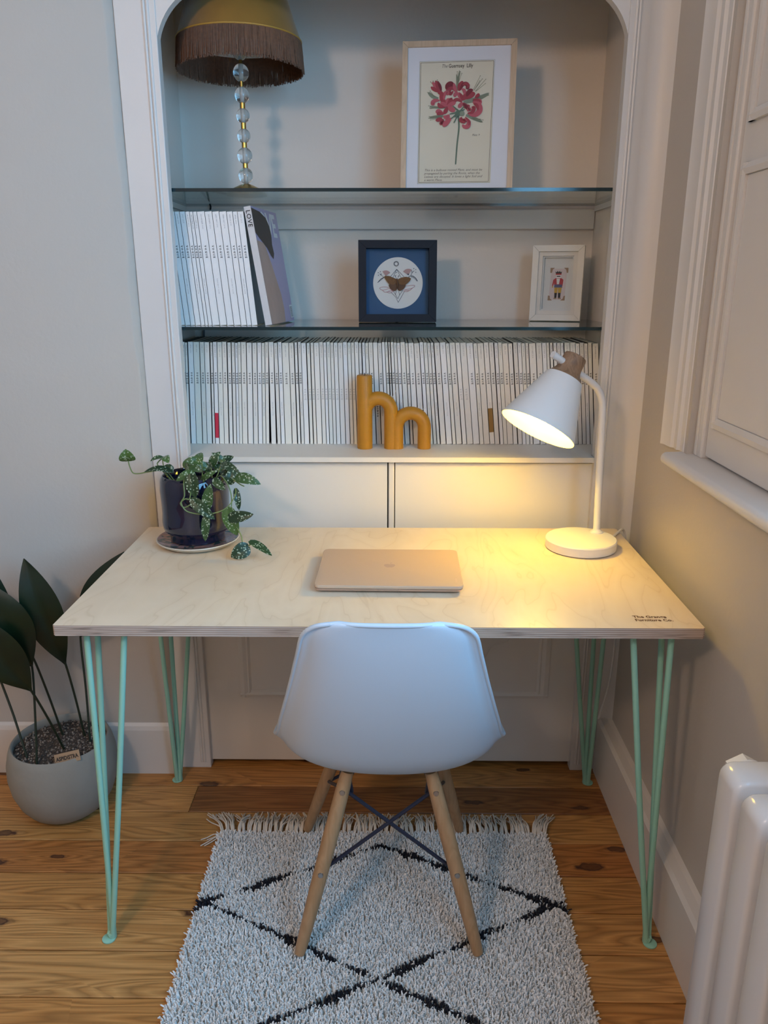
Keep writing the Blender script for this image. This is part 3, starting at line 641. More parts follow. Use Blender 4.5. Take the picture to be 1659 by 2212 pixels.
# small white frame with soldier figure
W, H, D = .139, .2005, .034
f3 = thing('picture_frame', 'small white wooden frame with a toy soldier card on the lower glass shelf', 'picture frame', (.486, .962, Z2+.0004), (math.radians(-3.5), 0, math.radians(-17)))
M_wf = pm('white painted wood', (.70,.68,.64), .5, var=.04, vscale=30, bump=.2, bscale=80)
frame_rails(f3, W, H, .0165, D, M_wf)
def ring(x, z0, z1, y0, y1, t):
    return MB().box(-x,-x+t,y0,y1,z0,z1).box(x-t,x,y0,y1,z0,z1).box(-x+t,x-t,y0,y1,z0,z0+t).box(-x+t,x-t,y0,y1,z1-t,z1)
obj('inner_mount', ring(W/2-.0165, .0165, H-.0165, -.027, -.012, .011), M_wf, f3, local=True)
obj('inner_mount', ring(W/2-.0275, .0275, H-.0275, -.021, -.012, .004), M_cream, f3, local=True)
obj('card', MB().box(-W/2+.004, W/2-.004, -.012, -.002, .004, H-.004), M_cream, f3, local=True)
obj('glazing', MB().box(-W/2+.0165, W/2-.0165, -.0285, -.028, .0165, H-.0165), M_frameglass, f3, local=True)
strut(f3, H, .05, 0, .003)
hx = lambda x: (x-1270)/290*W; hz = lambda y: H-(y-140)/450*H
a = Art(hx, hz, -.0121)
TAN = pm('card tan corner', (.33,.22,.14), .7); TR, TY, TB, TW, TBK = pm('toy red', (.42,.05,.06), .7), pm('toy yellow', (.50,.32,.06), .7), pm('toy blue', (.12,.12,.22), .7), pm('toy white', (.72,.70,.68), .7), pm('toy black', (.03,.025,.03), .7)
PKC = pm('pale pink card', (.62,.54,.54), .8)
a.poly([(1232,275),(1322,275),(1315,462),(1225,462)], PKC)
for q in [[(1226,270),(1252,270),(1240,280),(1236,300),(1226,300)],[(1328,270),(1302,270),(1316,282),(1320,300),(1328,300)],[(1220,466),(1246,466),(1234,455),(1232,438),(1221,436)],[(1318,466),(1292,466),(1306,455),(1310,440),(1319,436)]]: a.poly(q, TAN)
a.poly([(1258,305),(1256,290),(1263,297),(1268,287),(1274,297),(1280,287),(1285,297),(1292,290),(1291,305)], TBK)
a.poly([(1258,304),(1291,304),(1290,312),(1259,312)], TR); a.poly([(1262,312),(1288,312),(1286,334),(1264,334)], TW); a.poly([(1264,318),(1286,318),(1284,324),(1266,324)], TBK)
a.poly([(1248,340),(1258,332),(1292,332),(1303,340),(1298,372),(1252,372)], TR); a.poly([(1264,334),(1284,334),(1280,368),(1268,368)], TW)
a.stroke([(1250,342),(1244,378)], 8, TR, 7); a.stroke([(1300,342),(1297,380)], 8, TR, 7); a.disc((1244,384), 4, 5, TY, 8); a.disc((1297,386), 4, 5, TY, 8)
a.poly([(1254,370),(1298,370),(1299,388),(1253,388)], TB); a.poly([(1255,388),(1275,388),(1273,420),(1256,420)], TY); a.poly([(1276,388),(1297,388),(1295,420),(1278,420)], TY)
a.poly([(1257,420),(1272,420),(1270,450),(1258,450)], TBK); a.poly([(1278,420),(1293,420),(1292,450),(1279,450)], TBK); a.poly([(1254,450),(1270,450),(1270,457),(1254,457)], TAN); a.poly([(1279,450),(1296,450),(1296,457),(1279,457)], TAN)
a.build(f3, 'print_colour')

# ------------------------------------------------------------------ fringed table lamp
LX, LY = -.352, .85
tl = thing('table_lamp', 'crystal ball table lamp with mustard fringed shade on the upper glass shelf', 'lamp', (LX, LY, Z1+.0002))
obj('base', MB().lathe([(.052,Z1+.0004),(.053,Z1+.004),(.048,Z1+.009),(.034,Z1+.018),(.018,Z1+.0255),(.008,Z1+.029)], (LX,LY,0), 40), M_brass, tl, True)
zb = [1.6115, 1.6585, 1.7045, 1.7505, 1.7975, 1.8475, 1.8945]; rb = [.0186,.0190,.0166,.0170,.0185,.0195,.0195]
for i, (z, r) in enumerate(zip(zb, rb)):
    obj('crystal_ball', MB().ball((LX,LY,z), r, r*1.04, 24, 16), M_crystal, tl, True, angle=180)
for i in range(len(zb)-1):
    z0, z1 = zb[i]+rb[i]*.93, zb[i+1]-rb[i+1]*.93
    obj('brass_spacer', MB().lathe([(.0066 if i < 4 else .0045, z0),(.0066 if i < 4 else .0045, z1)], (LX,LY,0), 20), M_brass, tl, True)
M_core = pm('core rod', (.62,.63,.62), .4)
obj('core_rod', MB().lathe([(.004,Z1+.02),(.004,2.02)], (LX,LY,0), 12), M_core, tl, True)
M_velvet = pm('mustard velvet', (.27,.135,.014), .85, var=.12, vscale=25, Sheen_Weight=.4); M_lining = pm('white lining', (.70,.68,.64), .8); M_fringe = pm('brown silk fringe', (.15,.066,.030), .6, var=.45, vscale=160)
M_piping = pm('gold piping', (.45,.25,.04), .6)
sz0, sz1, sr0, sr1 = 1.915, 2.14, .151, .072
shade = obj('lamp_shade', MB().lathe([(sr0,sz0),(sr0+(sr1-sr0)*.3,sz0+(sz1-sz0)*.3+.004),(sr0+(sr1-sr0)*.65,sz0+(sz1-sz0)*.65+.003),(sr1,sz1)], (LX,LY,0), 64, cap=False), M_velvet, tl, True)
obj('shade_lining', MB().lathe([(sr0-.003,sz0),(sr1-.003,sz1)], (LX,LY,0), 48, cap=False), M_lining, shade, True)
obj('shade_spider', MB().tube([(LX-.072,LY,sz1-.03),(LX+.072,LY,sz1-.03)], .0025).tube([(LX,LY-.072,sz1-.03),(LX,LY+.072,sz1-.03)], .0025), M_brass, shade)
obj('shade_piping', MB().tube([(LX+sr0*math.cos(2*PI*k/72), LY+sr0*math.sin(2*PI*k/72), sz0) for k in range(73)], .0022, 6, cap=False), M_piping, shade, True)
frg = MB()
for k in range(1500):
    an = 2*PI*k/1500; lay = k % 3; r0 = sr0-.0015*lay; r1 = r0+.004+random.uniform(-.003,.0025); zl = 1.8495+random.uniform(-.003,.006)
    a2 = an+random.uniform(-.012,.012); wv = random.uniform(.0007,.0013)
    pts = [(LX+r0*math.cos(an),LY+r0*math.sin(an),sz0),(LX+(r0+.003)*math.cos((an+a2)/2),LY+(r0+.003)*math.sin((an+a2)/2),(sz0+zl)/2),(LX+r1*math.cos(a2),LY+r1*math.sin(a2),zl)]
    frg.tube(pts, wv, 3, cap=False)
fo = obj('shade_fringe', frg, M_fringe, shade); fo['kind'] = 'stuff'
cp = [(LX-.048,LY-.01,Z1+.004),(-.425,.76,Z1+.003),(-.443,.725,Z1+.003),(-.455,.80,Z1+.003),(-.478,.95,Z1+.003),(-.492,1.050,Z1+.004),(-.495,1.064,Z1-.01),(-.505,1.058,1.50),(-.522,1.056,1.42),(-.534,1.060,1.25),(-.536,1.064,1.23),(-.540,1.060,1.15),(-.545,1.06,1.0)]
obj('cord', MB().tube(smooth_path(cp, 5), .0028, 6), M_black, tl, True)

# ------------------------------------------------------------------ candle
M_wax = pm('mustard wax', (.50,.215,.012), .5, var=.10, vscale=60, bump=.1, bscale=300, Subsurface_Weight=.15, Subsurface_Radius=(.01,.005,.002))
CY = .746; CZ = .9222
cd = thing('arch_candle', 'mustard wax candle shaped as a tall post with two stepped arches', 'candle', (.03, CY, CZ))
def arch_path(xl, xr, zc, zl, zr):
    R = (xr-xl)/2; xc = (xl+xr)/2
    return [(xl,CY,zl),(xl,CY,(zl+zc)/2)]+[(xc-R*math.cos(PI*k/20),CY,zc+R*math.sin(PI*k/20)*1.03) for k in range(21)]+[(xr,CY,(zr+zc)/2),(xr,CY,zr)]
rc = .0205
obj('post', MB().lathe([(rc*.96,CZ),(rc,CZ+.003),(rc,1.113),(rc*.93,1.1165),(rc*.5,1.1150)], (-.0475,CY,0), 28), M_wax, cd, True)
obj('arch', MB().tube(arch_path(-.0455,.0225,1.021,CZ+.001,CZ), .0183, 22), M_wax, cd, True, angle=60)
obj('arch', MB().tube(arch_path(.038,.1115,.979,CZ,CZ), .0178, 22), M_wax, cd, True, angle=60)
M_wick = pm('cotton wick', (.75,.73,.68), .8)
obj('wick', MB().tube([(-.0475,CY,1.114),(-.047,CY,1.1215)], .0009, 6), M_black, cd)
obj('wick', MB().tube([(.026,CY+.004,1.058),(.032,CY+.004,1.068),(.036,CY+.003,1.078)], .0008, 6), M_wick, cd)
obj('wick', MB().tube([(.101,CY+.004,1.018),(.106,CY+.004,1.026),(.115,CY+.003,1.031)], .0008, 6), M_wick, cd)

# ------------------------------------------------------------------ desk
dk = thing('desk', 'birch plywood desk with mint green hairpin legs', 'desk', (0,.3,0))
DZ = .745
bm = bmesh.new(); bmesh.ops.create_cube(bm, size=1)
for q in bm.verts: q.co = (q.co.x*1.2, .3+q.co.y*.594, DZ-.0105+q.co.z*.021)
bmesh.ops.bevel(bm, geom=[e for e in bm.edges if abs(e.verts[0].co.z-e.verts[1].co.z) > .01], offset=.003, segments=2, affect='EDGES')
bm.normal_update(); bm.verts.index_update()
t = MB(); t.v = [q.co[:] for q in bm.verts]
for fc in bm.faces: t.f.append(tuple(q.index for q in fc.verts)); t.m.append(0 if abs(fc.normal.z) > .5 else 1)
bm.free()
dtop = obj('desktop', t, [M_birch, M_ply], dk)
M_burn = pm('burnt lettering', (.10,.035,.012), .7)
for s, y, wd_ in (('The Grange', .0530, .063), ('Furniture Co.', .0385, .070)):
    o = child('engraved_lettering', settle(text_mesh('engraved lettering', s, .0140, bold=.0005, align='LEFT', spacing=1.05), M_burn), dtop, (.482, y-.3, DZ+.0002)); xs_ = [v_.co.x for v_ in o.data.vertices]; o.scale = (wd_/(max(xs_)-min(xs_)), 1, 1)
def hairpin(sx, sy):
    cy = .3; fxx, fyy = sx*.578, cy+sy*-.276 if False else cy+sy*.2755
    tops = [(sx*.553, cy+sy*.262), (sx*.563, cy+sy*.18), (sx*.480, cy+sy*.262)]
    lg = thing('leg', None, None, (fxx, fyy, 0)); del lg['label']; del lg['category']; lg.parent = dk; lg.location = (fxx, fyy-.3, 0)
    obj('mounting_plate', MB().prism([(sx*.57,cy+sy*.275),(sx*.57,cy+sy*.165),(sx*.555,cy+sy*.165),(sx*.465,cy+sy*.25),(sx*.465,cy+sy*.275)], DZ-.0245, DZ-.0212, 2), M_mint, lg)
    fb = Vector((fxx, fyy, .008)); r = .0061
    for i, (x, y) in enumerate(tops):
        T = Vector((x, y, DZ-.0225)); d = (T-fb); offs = Vector((d.x, d.y, 0)).normalized()*.011
        p = [T, T+(fb-T)*.5+offs*.5, Vector((fxx,fyy,.032))+offs*1.0, Vector((fxx,fyy,.017))+offs*.85, Vector((fxx,fyy,.0095))+offs*.3]
        obj('rod', MB().tube(smooth_path(p, 5), r, 10), M_mint, lg, True)
    obj('foot', MB().lathe([(.012,.0),(.0145,.001),(.0145,.0035),(.011,.0050)], (fxx,fyy,0), 20), M_mint, lg, True)
for sx in (-1, 1):
    for sy in (-1, 1): hairpin(sx, sy)

# ------------------------------------------------------------------ laptop
lpx, lpy = .021, .2685
lp = thing('laptop', 'closed laptop in a rose-beige case lying on the desk', 'laptop', (lpx, lpy, DZ), (0,0,math.radians(-.8)))
M_case = pm('rose beige case', (.53,.38,.265), .55, bump=.25, bscale=900); M_caseedge = pm('rose gold metal', (.58,.40,.31), .35, .3)
def rrect(w, d, r, n=6):
    out = []
    for cx, cy, a0 in ((w/2-r,d/2-r,0),(-w/2+r,d/2-r,PI/2),(-w/2+r,-d/2+r,PI),(w/2-r,-d/2+r,3*PI/2)):
        out += [(cx+r*math.cos(a0+PI/2*k/n), cy+r*math.sin(a0+PI/2*k/n)) for k in range(n+1)]
    return out
def slab(w, d, r, levels):
    mb = MB(); n = None; v = []
    for ins, z in levels:
        p = rrect(w-2*ins, d-2*ins, max(r-ins,.001)); n = len(p); v += [(x,y,z) for x,y in p]
    f = [(i*n+k, i*n+(k+1)%n, (i+1)*n+(k+1)%n, (i+1)*n+k) for i in range(len(levels)-1) for k in range(n)]
    f += [tuple(range(n))[::-1], tuple((len(levels)-1)*n+k for k in range(n))]
    return mb.add(v, f)
obj('base', slab(.302,.222,.012,[(.012,.003),(.004,.005),(.0005,.009),(.0,.0105)]), M_caseedge, lp, True, local=True, angle=30)
lid = obj('lid', slab(.304,.224,.013,[(.0015,.0112),(.0,.0125),(.0,.0165),(.0012,.0182),(.004,.0186)]), M_case, lp, True, local=True, angle=30)
for x in (-.12,.12):
    for y in (-.085,.085): obj('foot', MB().lathe([(.006,.0002),(.006,.004)], (x,y,0), 14), M_black, lp, local=True)
obj('opening_notch', MB().box(-.022,.022,-.1122,-.109,.0102,.0114), pm('notch shade', (.40,.27,.2), .5), lp, local=True)
M_logo = pm('faint logo', (.42,.29,.23), .45)
lg = MB(); zt = .01875
pts = [(0,.0085),(.005,.0105),(.0105,.008),(.0125,.002),(.010,-.006),(.005,-.0115),(0,-.0105),(-.005,-.0115),(-.010,-.006),(-.0125,.002),(-.0105,.008),(-.005,.0105)]
lg.poly([(x,y+.004,zt) for x,y in pts]); lg.poly([(.0005,.0165,zt),(.005,.0195,zt),(.006,.0235,zt),(.001,.021,zt)])
obj('logo', lg, M_logo, lid, local=True)
M_emb = pm('embossed lettering', (.62,.43,.32), .5)
child('case_lettering', settle(text_mesh('case lettering', 'incase', .0085), M_emb), lid, (.138,-.078,.01875), (0,0,PI/2))

# ------------------------------------------------------------------ desk lamp
dl = thing('desk_lamp', 'white desk lamp with walnut neck and lit cone shade', 'lamp', (.475, .450, DZ))
obj('base', MB().lathe([(.079,DZ+.0005),(.0825,DZ+.003),(.083,DZ+.022),(.081,DZ+.0245),(.074,DZ+.0255)], (.475,.450,0), 56), M_lampwhite, dl, True)
obj('base_pad', MB().lathe([(.079,DZ+.0001),(.079,DZ+.0012)], (.475,.450,0), 40), M_black, dl)
SB = Vector((.521, .489, DZ+.0255))
obj('stem_collar', MB().lathe([(.0155,DZ+.0254),(.015,DZ+.028),(.010,DZ+.031),(.0085,DZ+.034)], (SB.x,SB.y,0), 24), M_lampwhite, dl, True)
top = Vector((.515, .50, 1.055)); e1 = Vector((.379, .440, 1.1985)); e0 = Vector((.462, .478, 1.143))
dirn = (e1-e0).normalized()
knee = [Vector((.515,.50,1.055)), Vector((.512,.499,1.085)), Vector((.500,.494,1.112)), Vector((.483,.4865,1.1285)), e0]
path = [SB, SB+(top-SB)*.5] + [p for p in smooth_path([top]+knee[1:], 6)] + [e1]
obj('stem', MB().tube(path, .0082, 16), M_lampwhite, dl, True, angle=50)
ax = Vector((.47, .30, .84)).normalized()      # from the opening up to the neck
M3 = ax.to_track_quat('Z', 'Y').to_matrix()
hub = e0+(e1-e0)*.46                           # where the rod passes the neck
stc = hub-ax*.030                              # top of the metal cone
shd = obj('shade', MB().lathe([(.0435,0),(.0445,-.003),(.089,-.128),(.0880,-.1285),(.0435,-.006),(.0428,-.003),(.0005,-.0025),(.0005,0)], stc, 56, M=M3, cap=False), M_lampwhite, dl, True, angle=35)
obj('neck', MB().lathe([(.0420,-.0005),(.0385,.004),(.0315,.014),(.0275,.024),(.0262,.036),(.0265,.052),(.0255,.0555),(.0005,.0556)], stc, 40, M=M3), M_walnut, dl, True, angle=35)
bulbc = stc-ax*.093
M_bulb, nt_, b_ = NT('lit bulb'); b_.inputs['Base Color'].default_value = (.9,.85,.8,1); b_.inputs['Emission Color'].default_value = (*LAMP_COL,1); b_.inputs['Emission Strength'].default_value = LAMP_POWER*19.5
obj('bulb', MB().ball(bulbc, .036, seg=20, rings=12), M_bulb, dl, True)
obj('bulb_holder', MB().lathe([(.016,-.004),(.016,-.060)], stc, 20, M=M3), M_lampwhite, dl, True)
obj('cord', MB().tube(smooth_path([(.545,.49,DZ+.006),(.568,.515,DZ+.0035),(.590,.55,DZ+.0035),(.612,.575,DZ+.0035),(.622,.583,.70),(.626,.60,.5),(.62,.595,.32),(.60,.60,.19)], 6), .003, 8), M_lampwhite, dl, True)

# ------------------------------------------------------------------ leaves
def leaf(mb, B, T, w, N, prof, curl=.08, fold=.25, nu=4, nv=10, wave=0):
    B, T = Vector(B), Vector(T); a = T-B; L = a.length; a.normalize(); N = Vector(N)
    s_ = a.cross(N).normalized(); n_ = s_.cross(a); v = []; ph = random.uniform(0, 6)
    for i in range(nv+1):
        t = i/nv; h = prof(t)*w/2
        for j in range(-nu, nu+1):
            u = j/nu
            p = B+a*L*t+s_*u*h+n_*(curl*L*math.sin(PI*t)+fold*abs(u)*h-(fold*.6)*u*u*h+wave*w*math.sin(t*9+ph+2*u)*abs(u))
            v.append(tuple(p))
    m = 2*nu+1
    mb.add(v, [(i*m+j, i*m+j+1, (i+1)*m+j+1, (i+1)*m+j) for i in range(nv) for j in range(2*nu)])
def heart(t): return max(.02, 1.62*(max(t,.0)+.015)**.42*(1-t)**.72)
def lance(t): return max(.03, (math.sin(PI*min(1,t**1.12)))**.85) if t > .0 else .04

def speckle():
    m, nt, b = NT('silver speckled leaf'); L = nt.links
    tc = nd(nt, 'ShaderNodeTexCoord'); oi = nd(nt, 'ShaderNodeObjectInfo')
    vo = nd(nt, 'ShaderNodeTexVoronoi', i_Scale=190.0); L.new(tc.outputs['Object'], vo.inputs['Vector'])
    no = nd(nt, 'ShaderNodeTexNoise', i_Scale=90.0); L.new(tc.outputs['Object'], no.inputs['Vector'])
    f = math_n(nt, 'LESS_THAN', math_n(nt, 'ADD', vo.outputs['Distance'], math_n(nt, 'MULTIPLY', no.outputs[0], .7)), .66)
    g = ramp(nt, oi.outputs['Random'], [(0, (.012,.035,.012)), (.5, (.030,.075,.020)), (1, (.07,.14,.03))])
    mx = nd(nt, 'ShaderNodeMix', data_type='RGBA'); L.new(f, mx.inputs[0]); L.new(g.outputs[0], mx.inputs[6]); mx.inputs[7].default_value = (.34,.40,.28,1)
    L.new(mx.outputs[2], b.inputs['Base Color']); b.inputs['Roughness'].default_value = .42
    return m
M_speck = speckle(); M_vine = pm('green vine', (.16,.22,.07), .5)
PC = (-.443, .476)
sc = thing('saucer', 'ceramic saucer with dark marbled glaze under the navy plant pot', 'saucer', (PC[0], PC[1]-.0, DZ))
M_sauc = pm('cream stoneware', (.60,.52,.42), .4)
def marble():
    m, nt, b = NT('marbled glaze'); L = nt.links
    tc = nd(nt, 'ShaderNodeTexCoord'); n = nd(nt, 'ShaderNodeTexNoise', i_Scale=22.0, i_Detail=2.0, i_Distortion=1.6); L.new(tc.outputs['Object'], n.inputs['Vector'])
    r = ramp(nt, n.outputs[0], [(.30, (.02,.03,.06)), (.42, (.05,.09,.10)), (.48, (.30,.16,.13)), (.56, (.22,.15,.17)), (.7, (.30,.22,.24))])
    L.new(r.outputs[0], b.inputs['Base Color']); b.inputs['Roughness'].default_value = .12; return m
so = obj('dish', MB().lathe([(.070,DZ+.0004),(.080,DZ+.0015),(.094,DZ+.009),(.0985,DZ+.014),(.0975,DZ+.0160),(.0955,DZ+.0156),(.088,DZ+.0128),(.070,DZ+.0108),(.0005,DZ+.0100)], (*PC,0), 56, cap=True), M_sauc, sc, True, angle=50)
obj('glaze', MB().lathe([(.0955,DZ+.0164),(.088,DZ+.0138),(.070,DZ+.0118),(.0005,DZ+.0112)], (*PC,0), 56, cap=False), marble(), so, True)
pt = thing('plant_pot', 'glossy navy ceramic pot on a saucer at the left of the desk', 'plant pot', (PC[0], PC[1], DZ+.0125))
M_navyglaze = pm('navy glaze', (.006,.009,.030), .06, var=.5, vscale=20, Coat_Weight=.6)
pz = DZ+.0125
prof = [(.056,pz),(.064,pz+.002),(.065,pz+.014),(.068,pz+.020),(.0765,pz+.026),(.0800,pz+.034),(.0805,pz+.05),(.079,pz+.07),(.0795,pz+.095),(.0805,pz+.125),(.0785,pz+.148),(.0745,pz+.158),(.0715,pz+.160),(.069,pz+.156),(.068,pz+.13)]
obj('pot_body', MB().lathe(prof, (*PC,0), 56), M_navyglaze, pt, True, angle=60)
obj('soil', MB().lathe([(.0005,pz+.142),(.045,pz+.141),(.067,pz+.138)], (*PC,0), 32, cap=False), pm('potting soil', (.035,.022,.015), .95, bump=1, bscale=300), pt, True)
po = thing('trailing_pothos', 'trailing silver-speckled pothos plant growing in the navy pot', 'plant', (PC[0], PC[1], pz+.14))
PL = [((-0.593,0.47,0.948),(-0.591,0.455,0.978),0.037),((-0.508,0.47,0.959),(-0.493,0.45,0.949),0.020),((-0.509,0.47,0.957),(-0.534,0.455,0.952),0.0145),((-0.486,0.46,0.924),(-0.545,0.445,0.928),0.021),((-0.421,0.47,0.945),(-0.456,0.455,0.951),0.022),((-0.404,0.49,0.931),(-0.384,0.5,0.962),0.022),((-0.373,0.5,0.937),(-0.401,0.5,0.960),0.016),((-0.373,0.46,0.945),(-0.323,0.43,0.924),0.021),((-0.348,0.42,0.905),(-0.342,0.43,0.938),0.025),((-0.334,0.42,0.922),(-0.277,0.405,0.911),0.027),((-0.332,0.41,0.899),(-0.326,0.405,0.852),0.016),((-0.425,0.42,0.932),(-0.460,0.398,0.920),0.023),((-0.428,0.393,0.937),(-0.418,0.383,0.888),0.034),((-0.395,0.383,0.857),(-0.383,0.383,0.912),0.026),((-0.429,0.383,0.882),(-0.380,0.378,0.838),0.027),((-0.395,0.383,0.843),(-0.401,0.378,0.786),0.021),((-0.347,0.383,0.862),(-0.329,0.378,0.801),0.038),((-0.347,0.378,0.837),(-0.290,0.368,0.849),0.027),((-0.298,0.36,0.777),(-0.335,0.348,0.756),0.036),((-0.297,0.36,0.789),(-0.247,0.338,0.764),0.021),((-0.413,0.42,0.909),(-0.372,0.408,0.939),0.016),((-0.378,0.394,0.925),(-0.352,0.385,0.904),0.021),((-0.411,0.5,0.923),(-0.450,0.5,0.935),0.022),((-0.455,0.5,0.922),(-0.474,0.51,0.936),0.02),((-0.373,0.46,0.927),(-0.348,0.44,0.918),0.018),((-0.377,0.5,0.92),(-0.401,0.5,0.928),0.02),((-0.448,0.46,0.938),(-0.416,0.44,0.931),0.021),((-0.495,0.49,0.92),(-0.520,0.5,0.927),0.021),((-0.40,0.46,0.93),(-0.385,0.42,0.945),0.026),((-0.46,0.47,0.925),(-0.43,0.45,0.945),0.026),((-0.39,0.51,0.925),(-0.36,0.53,0.945),0.026),((-0.44,0.51,0.925),(-0.44,0.545,0.95),0.026)]
for i, (B, T, w_) in enumerate(PL):
    mb = MB(); front = B[1] < .40
    N = Vector((random.uniform(-.3,.3), -1, .25 if front else .75)) if i not in (19, 3, 2) else Vector((.1,-.5,1))
    if i == 0: N = Vector((.2,-1,.1))
    T = tuple(Vector(B)+(Vector(T)-Vector(B))*1.08); leaf(mb, B, T, w_*1.3, N, heart, curl=(.06 if front else .16), fold=.35)
    o = obj('leaf', mb, M_speck, po, True, angle=80)
PV = [[(-0.49,0.475,0.90),(-0.51,0.47,0.925),(-0.549,0.47,0.922),(-0.571,0.47,0.918),(-0.585,0.47,0.92),(-0.591,0.47,0.935),(-0.593,0.47,0.948)],
 [(-0.495,0.465,0.90),(-0.506,0.46,0.93),(-0.512,0.47,0.949),(-0.509,0.47,0.959)],[(-0.49,0.465,0.90),(-0.52,0.46,0.938),(-0.522,0.47,0.947),(-0.509,0.47,0.957)],
 [(-0.417,0.45,0.898),(-0.416,0.45,0.924),(-0.42,0.47,0.945)],
 [(-0.42,0.44,0.90),(-0.425,0.41,0.926),(-0.425,0.39,0.920),(-0.428,0.383,0.896),(-0.432,0.382,0.881),(-0.442,0.382,0.881),(-0.453,0.382,0.871),(-0.445,0.382,0.861),(-0.429,0.38,0.869)],
 [(-0.45,0.44,0.90),(-0.446,0.41,0.927),(-0.444,0.389,0.915),(-0.443,0.383,0.888),(-0.451,0.382,0.873),(-0.444,0.38,0.857),(-0.429,0.38,0.849),(-0.396,0.378,0.846),(-0.363,0.38,0.853),(-0.343,0.385,0.866),(-0.33,0.395,0.888),(-0.332,0.41,0.899)],
 [(-0.39,0.45,0.90),(-0.37,0.425,0.925),(-0.354,0.408,0.918),(-0.345,0.402,0.904),(-0.34,0.398,0.884),(-0.34,0.39,0.859),(-0.347,0.385,0.86)],
 [(-0.34,0.39,0.861),(-0.326,0.375,0.818),(-0.317,0.37,0.798),(-0.312,0.362,0.782),(-0.298,0.36,0.778),(-0.296,0.36,0.784),(-0.297,0.36,0.789)],
 [(-0.395,0.45,0.895),(-0.379,0.45,0.924),(-0.373,0.46,0.945)],[(-0.38,0.45,0.895),(-0.351,0.43,0.926),(-0.334,0.42,0.922)],[(-0.351,0.425,0.925),(-0.322,0.41,0.909),(-0.311,0.405,0.905)],
 [(-0.40,0.48,0.895),(-0.404,0.49,0.931)],[(-0.38,0.48,0.895),(-0.373,0.5,0.937)],[(-0.36,0.465,0.895),(-0.348,0.425,0.91)]]
for p in PV: obj('vine', MB().tube(smooth_path(p, 5), .0014, 6), M_vine, po, True)

# ------------------------------------------------------------------ aspidistra in its floor pot
AC = (-.840, .462)
ap = thing('plant_pot', 'rounded grey concrete pot on the floor left of the desk', 'plant pot', (AC[0], AC[1], 0))
M_conc = pm('grey concrete', (.29,.285,.255), .8, var=.10, vscale=14, bump=.35, bscale=60)
prof = [(.062,.0005),(.080,.003),(.100,.020),(.118,.048),(.131,.085),(.1365,.125),(.1350,.160),(.1285,.190),(.1225,.206),(.1185,.210),(.1145,.206),(.1165,.190),(.122,.15)]
obj('pot_body', MB().lathe(prof, (*AC,0), 64), M_conc, ap, True, angle=60)
M_soil = pm('gravel soil', (.07,.055,.045), .95, var=.4, vscale=120)
soil = obj('soil', MB().lathe([(.0005,.190),(.06,.189),(.1165,.186)], (*AC,0), 48, cap=False), M_soil, ap, True)
gv = MB()
ico = bmesh.new(); bmesh.ops.create_icosphere(ico, subdivisions=1, radius=1); ico.verts.index_update()
iv = [q.co.copy() for q in ico.verts]; iff = [tuple(q.index for q in f.verts) for f in ico.faces]; ico.free()
for k in range(1500):
    rr, an = .1135*math.sqrt(random.random()), random.uniform(0, 2*PI); r = random.uniform(.0012, .0038)
    R3 = Matrix.Rotation(random.uniform(0,6), 3, Vector((random.random(),random.random(),random.random()+.01)))
    gv.add([tuple(R3 @ Vector((q.x*r, q.y*r*random.uniform(.6,1), q.z*r*.7))+Vector((AC[0]+rr*math.cos(an), AC[1]+rr*math.sin(an), .1895+r*.3))) for q in iv], iff, k % 4)
go = obj('gravel', gv, [pm('gravel a', (.20,.16,.13), .9), pm('gravel b', (.09,.07,.06), .9), pm('gravel c', (.30,.26,.22), .9), pm('gravel d', (.05,.04,.035), .9)], soil); go['kind'] = 'stuff'
M_tagw = pm('wooden tag', (.42,.29,.18), .7)
tgo = thing('plant_tag', 'small wooden plant tag lettered in black, stuck in the grey pot', 'plant tag', (-.781,.368,.196), (math.radians(-20),math.radians(-14),math.radians(2)))
obj('plaque', MB().box(-.033,.033,-.0012,.0012,.002,.029,bev=.001), M_tagw, tgo, local=True)
obj('spike', MB().box(-.004,.004,-.001,.001,-.03,.004), M_tagw, tgo, local=True)
child('lettering', settle(text_mesh('tag lettering', 'ASPIDISTRA', .0118, bold=.0004), M_ink), tgo, (0,-.0014,.0155), (PI/2,0,0)).scale = (.93,1.15,1)
asp = thing('aspidistra', 'dark green broad-leaved aspidistra growing in the grey floor pot', 'plant', (AC[0], AC[1], .19))
def asp_mat():
    m, nt, b = NT('dark glossy leaf'); L = nt.links
    tc = nd(nt, 'ShaderNodeTexCoord'); n = nd(nt, 'ShaderNodeTexNoise', i_Scale=9.0, i_Detail=3.0); L.new(tc.outputs['Object'], n.inputs['Vector'])
    r = ramp(nt, n.outputs[0], [(.3, (.003,.011,.006)), (.7, (.006,.026,.010))]); L.new(r.outputs[0], b.inputs['Base Color']); b.inputs['Roughness'].default_value = .33; return m
M_asp = asp_mat(); M_aspst = pm('dark stem', (.012,.022,.010), .5)
AL = [((-0.818,0.50,0.402),(-0.872,0.47,0.704),.092,(.35,-1,.1)),((-0.87,0.43,0.432),(-0.940,0.395,0.672),.118,(.35,-1,.25)),((-0.864,0.40,0.380),(-0.952,0.365,0.600),.100,(.2,-1,.35)),((-0.784,0.53,0.464),(-0.635,0.50,0.712),.078,(-.2,-1,.3)),((-0.974,0.46,0.392),(-0.944,0.45,0.690),.090,(.5,-1,.1)),((-0.90,0.50,0.42),(-1.02,0.48,0.66),.09,(.2,-1,.3))]
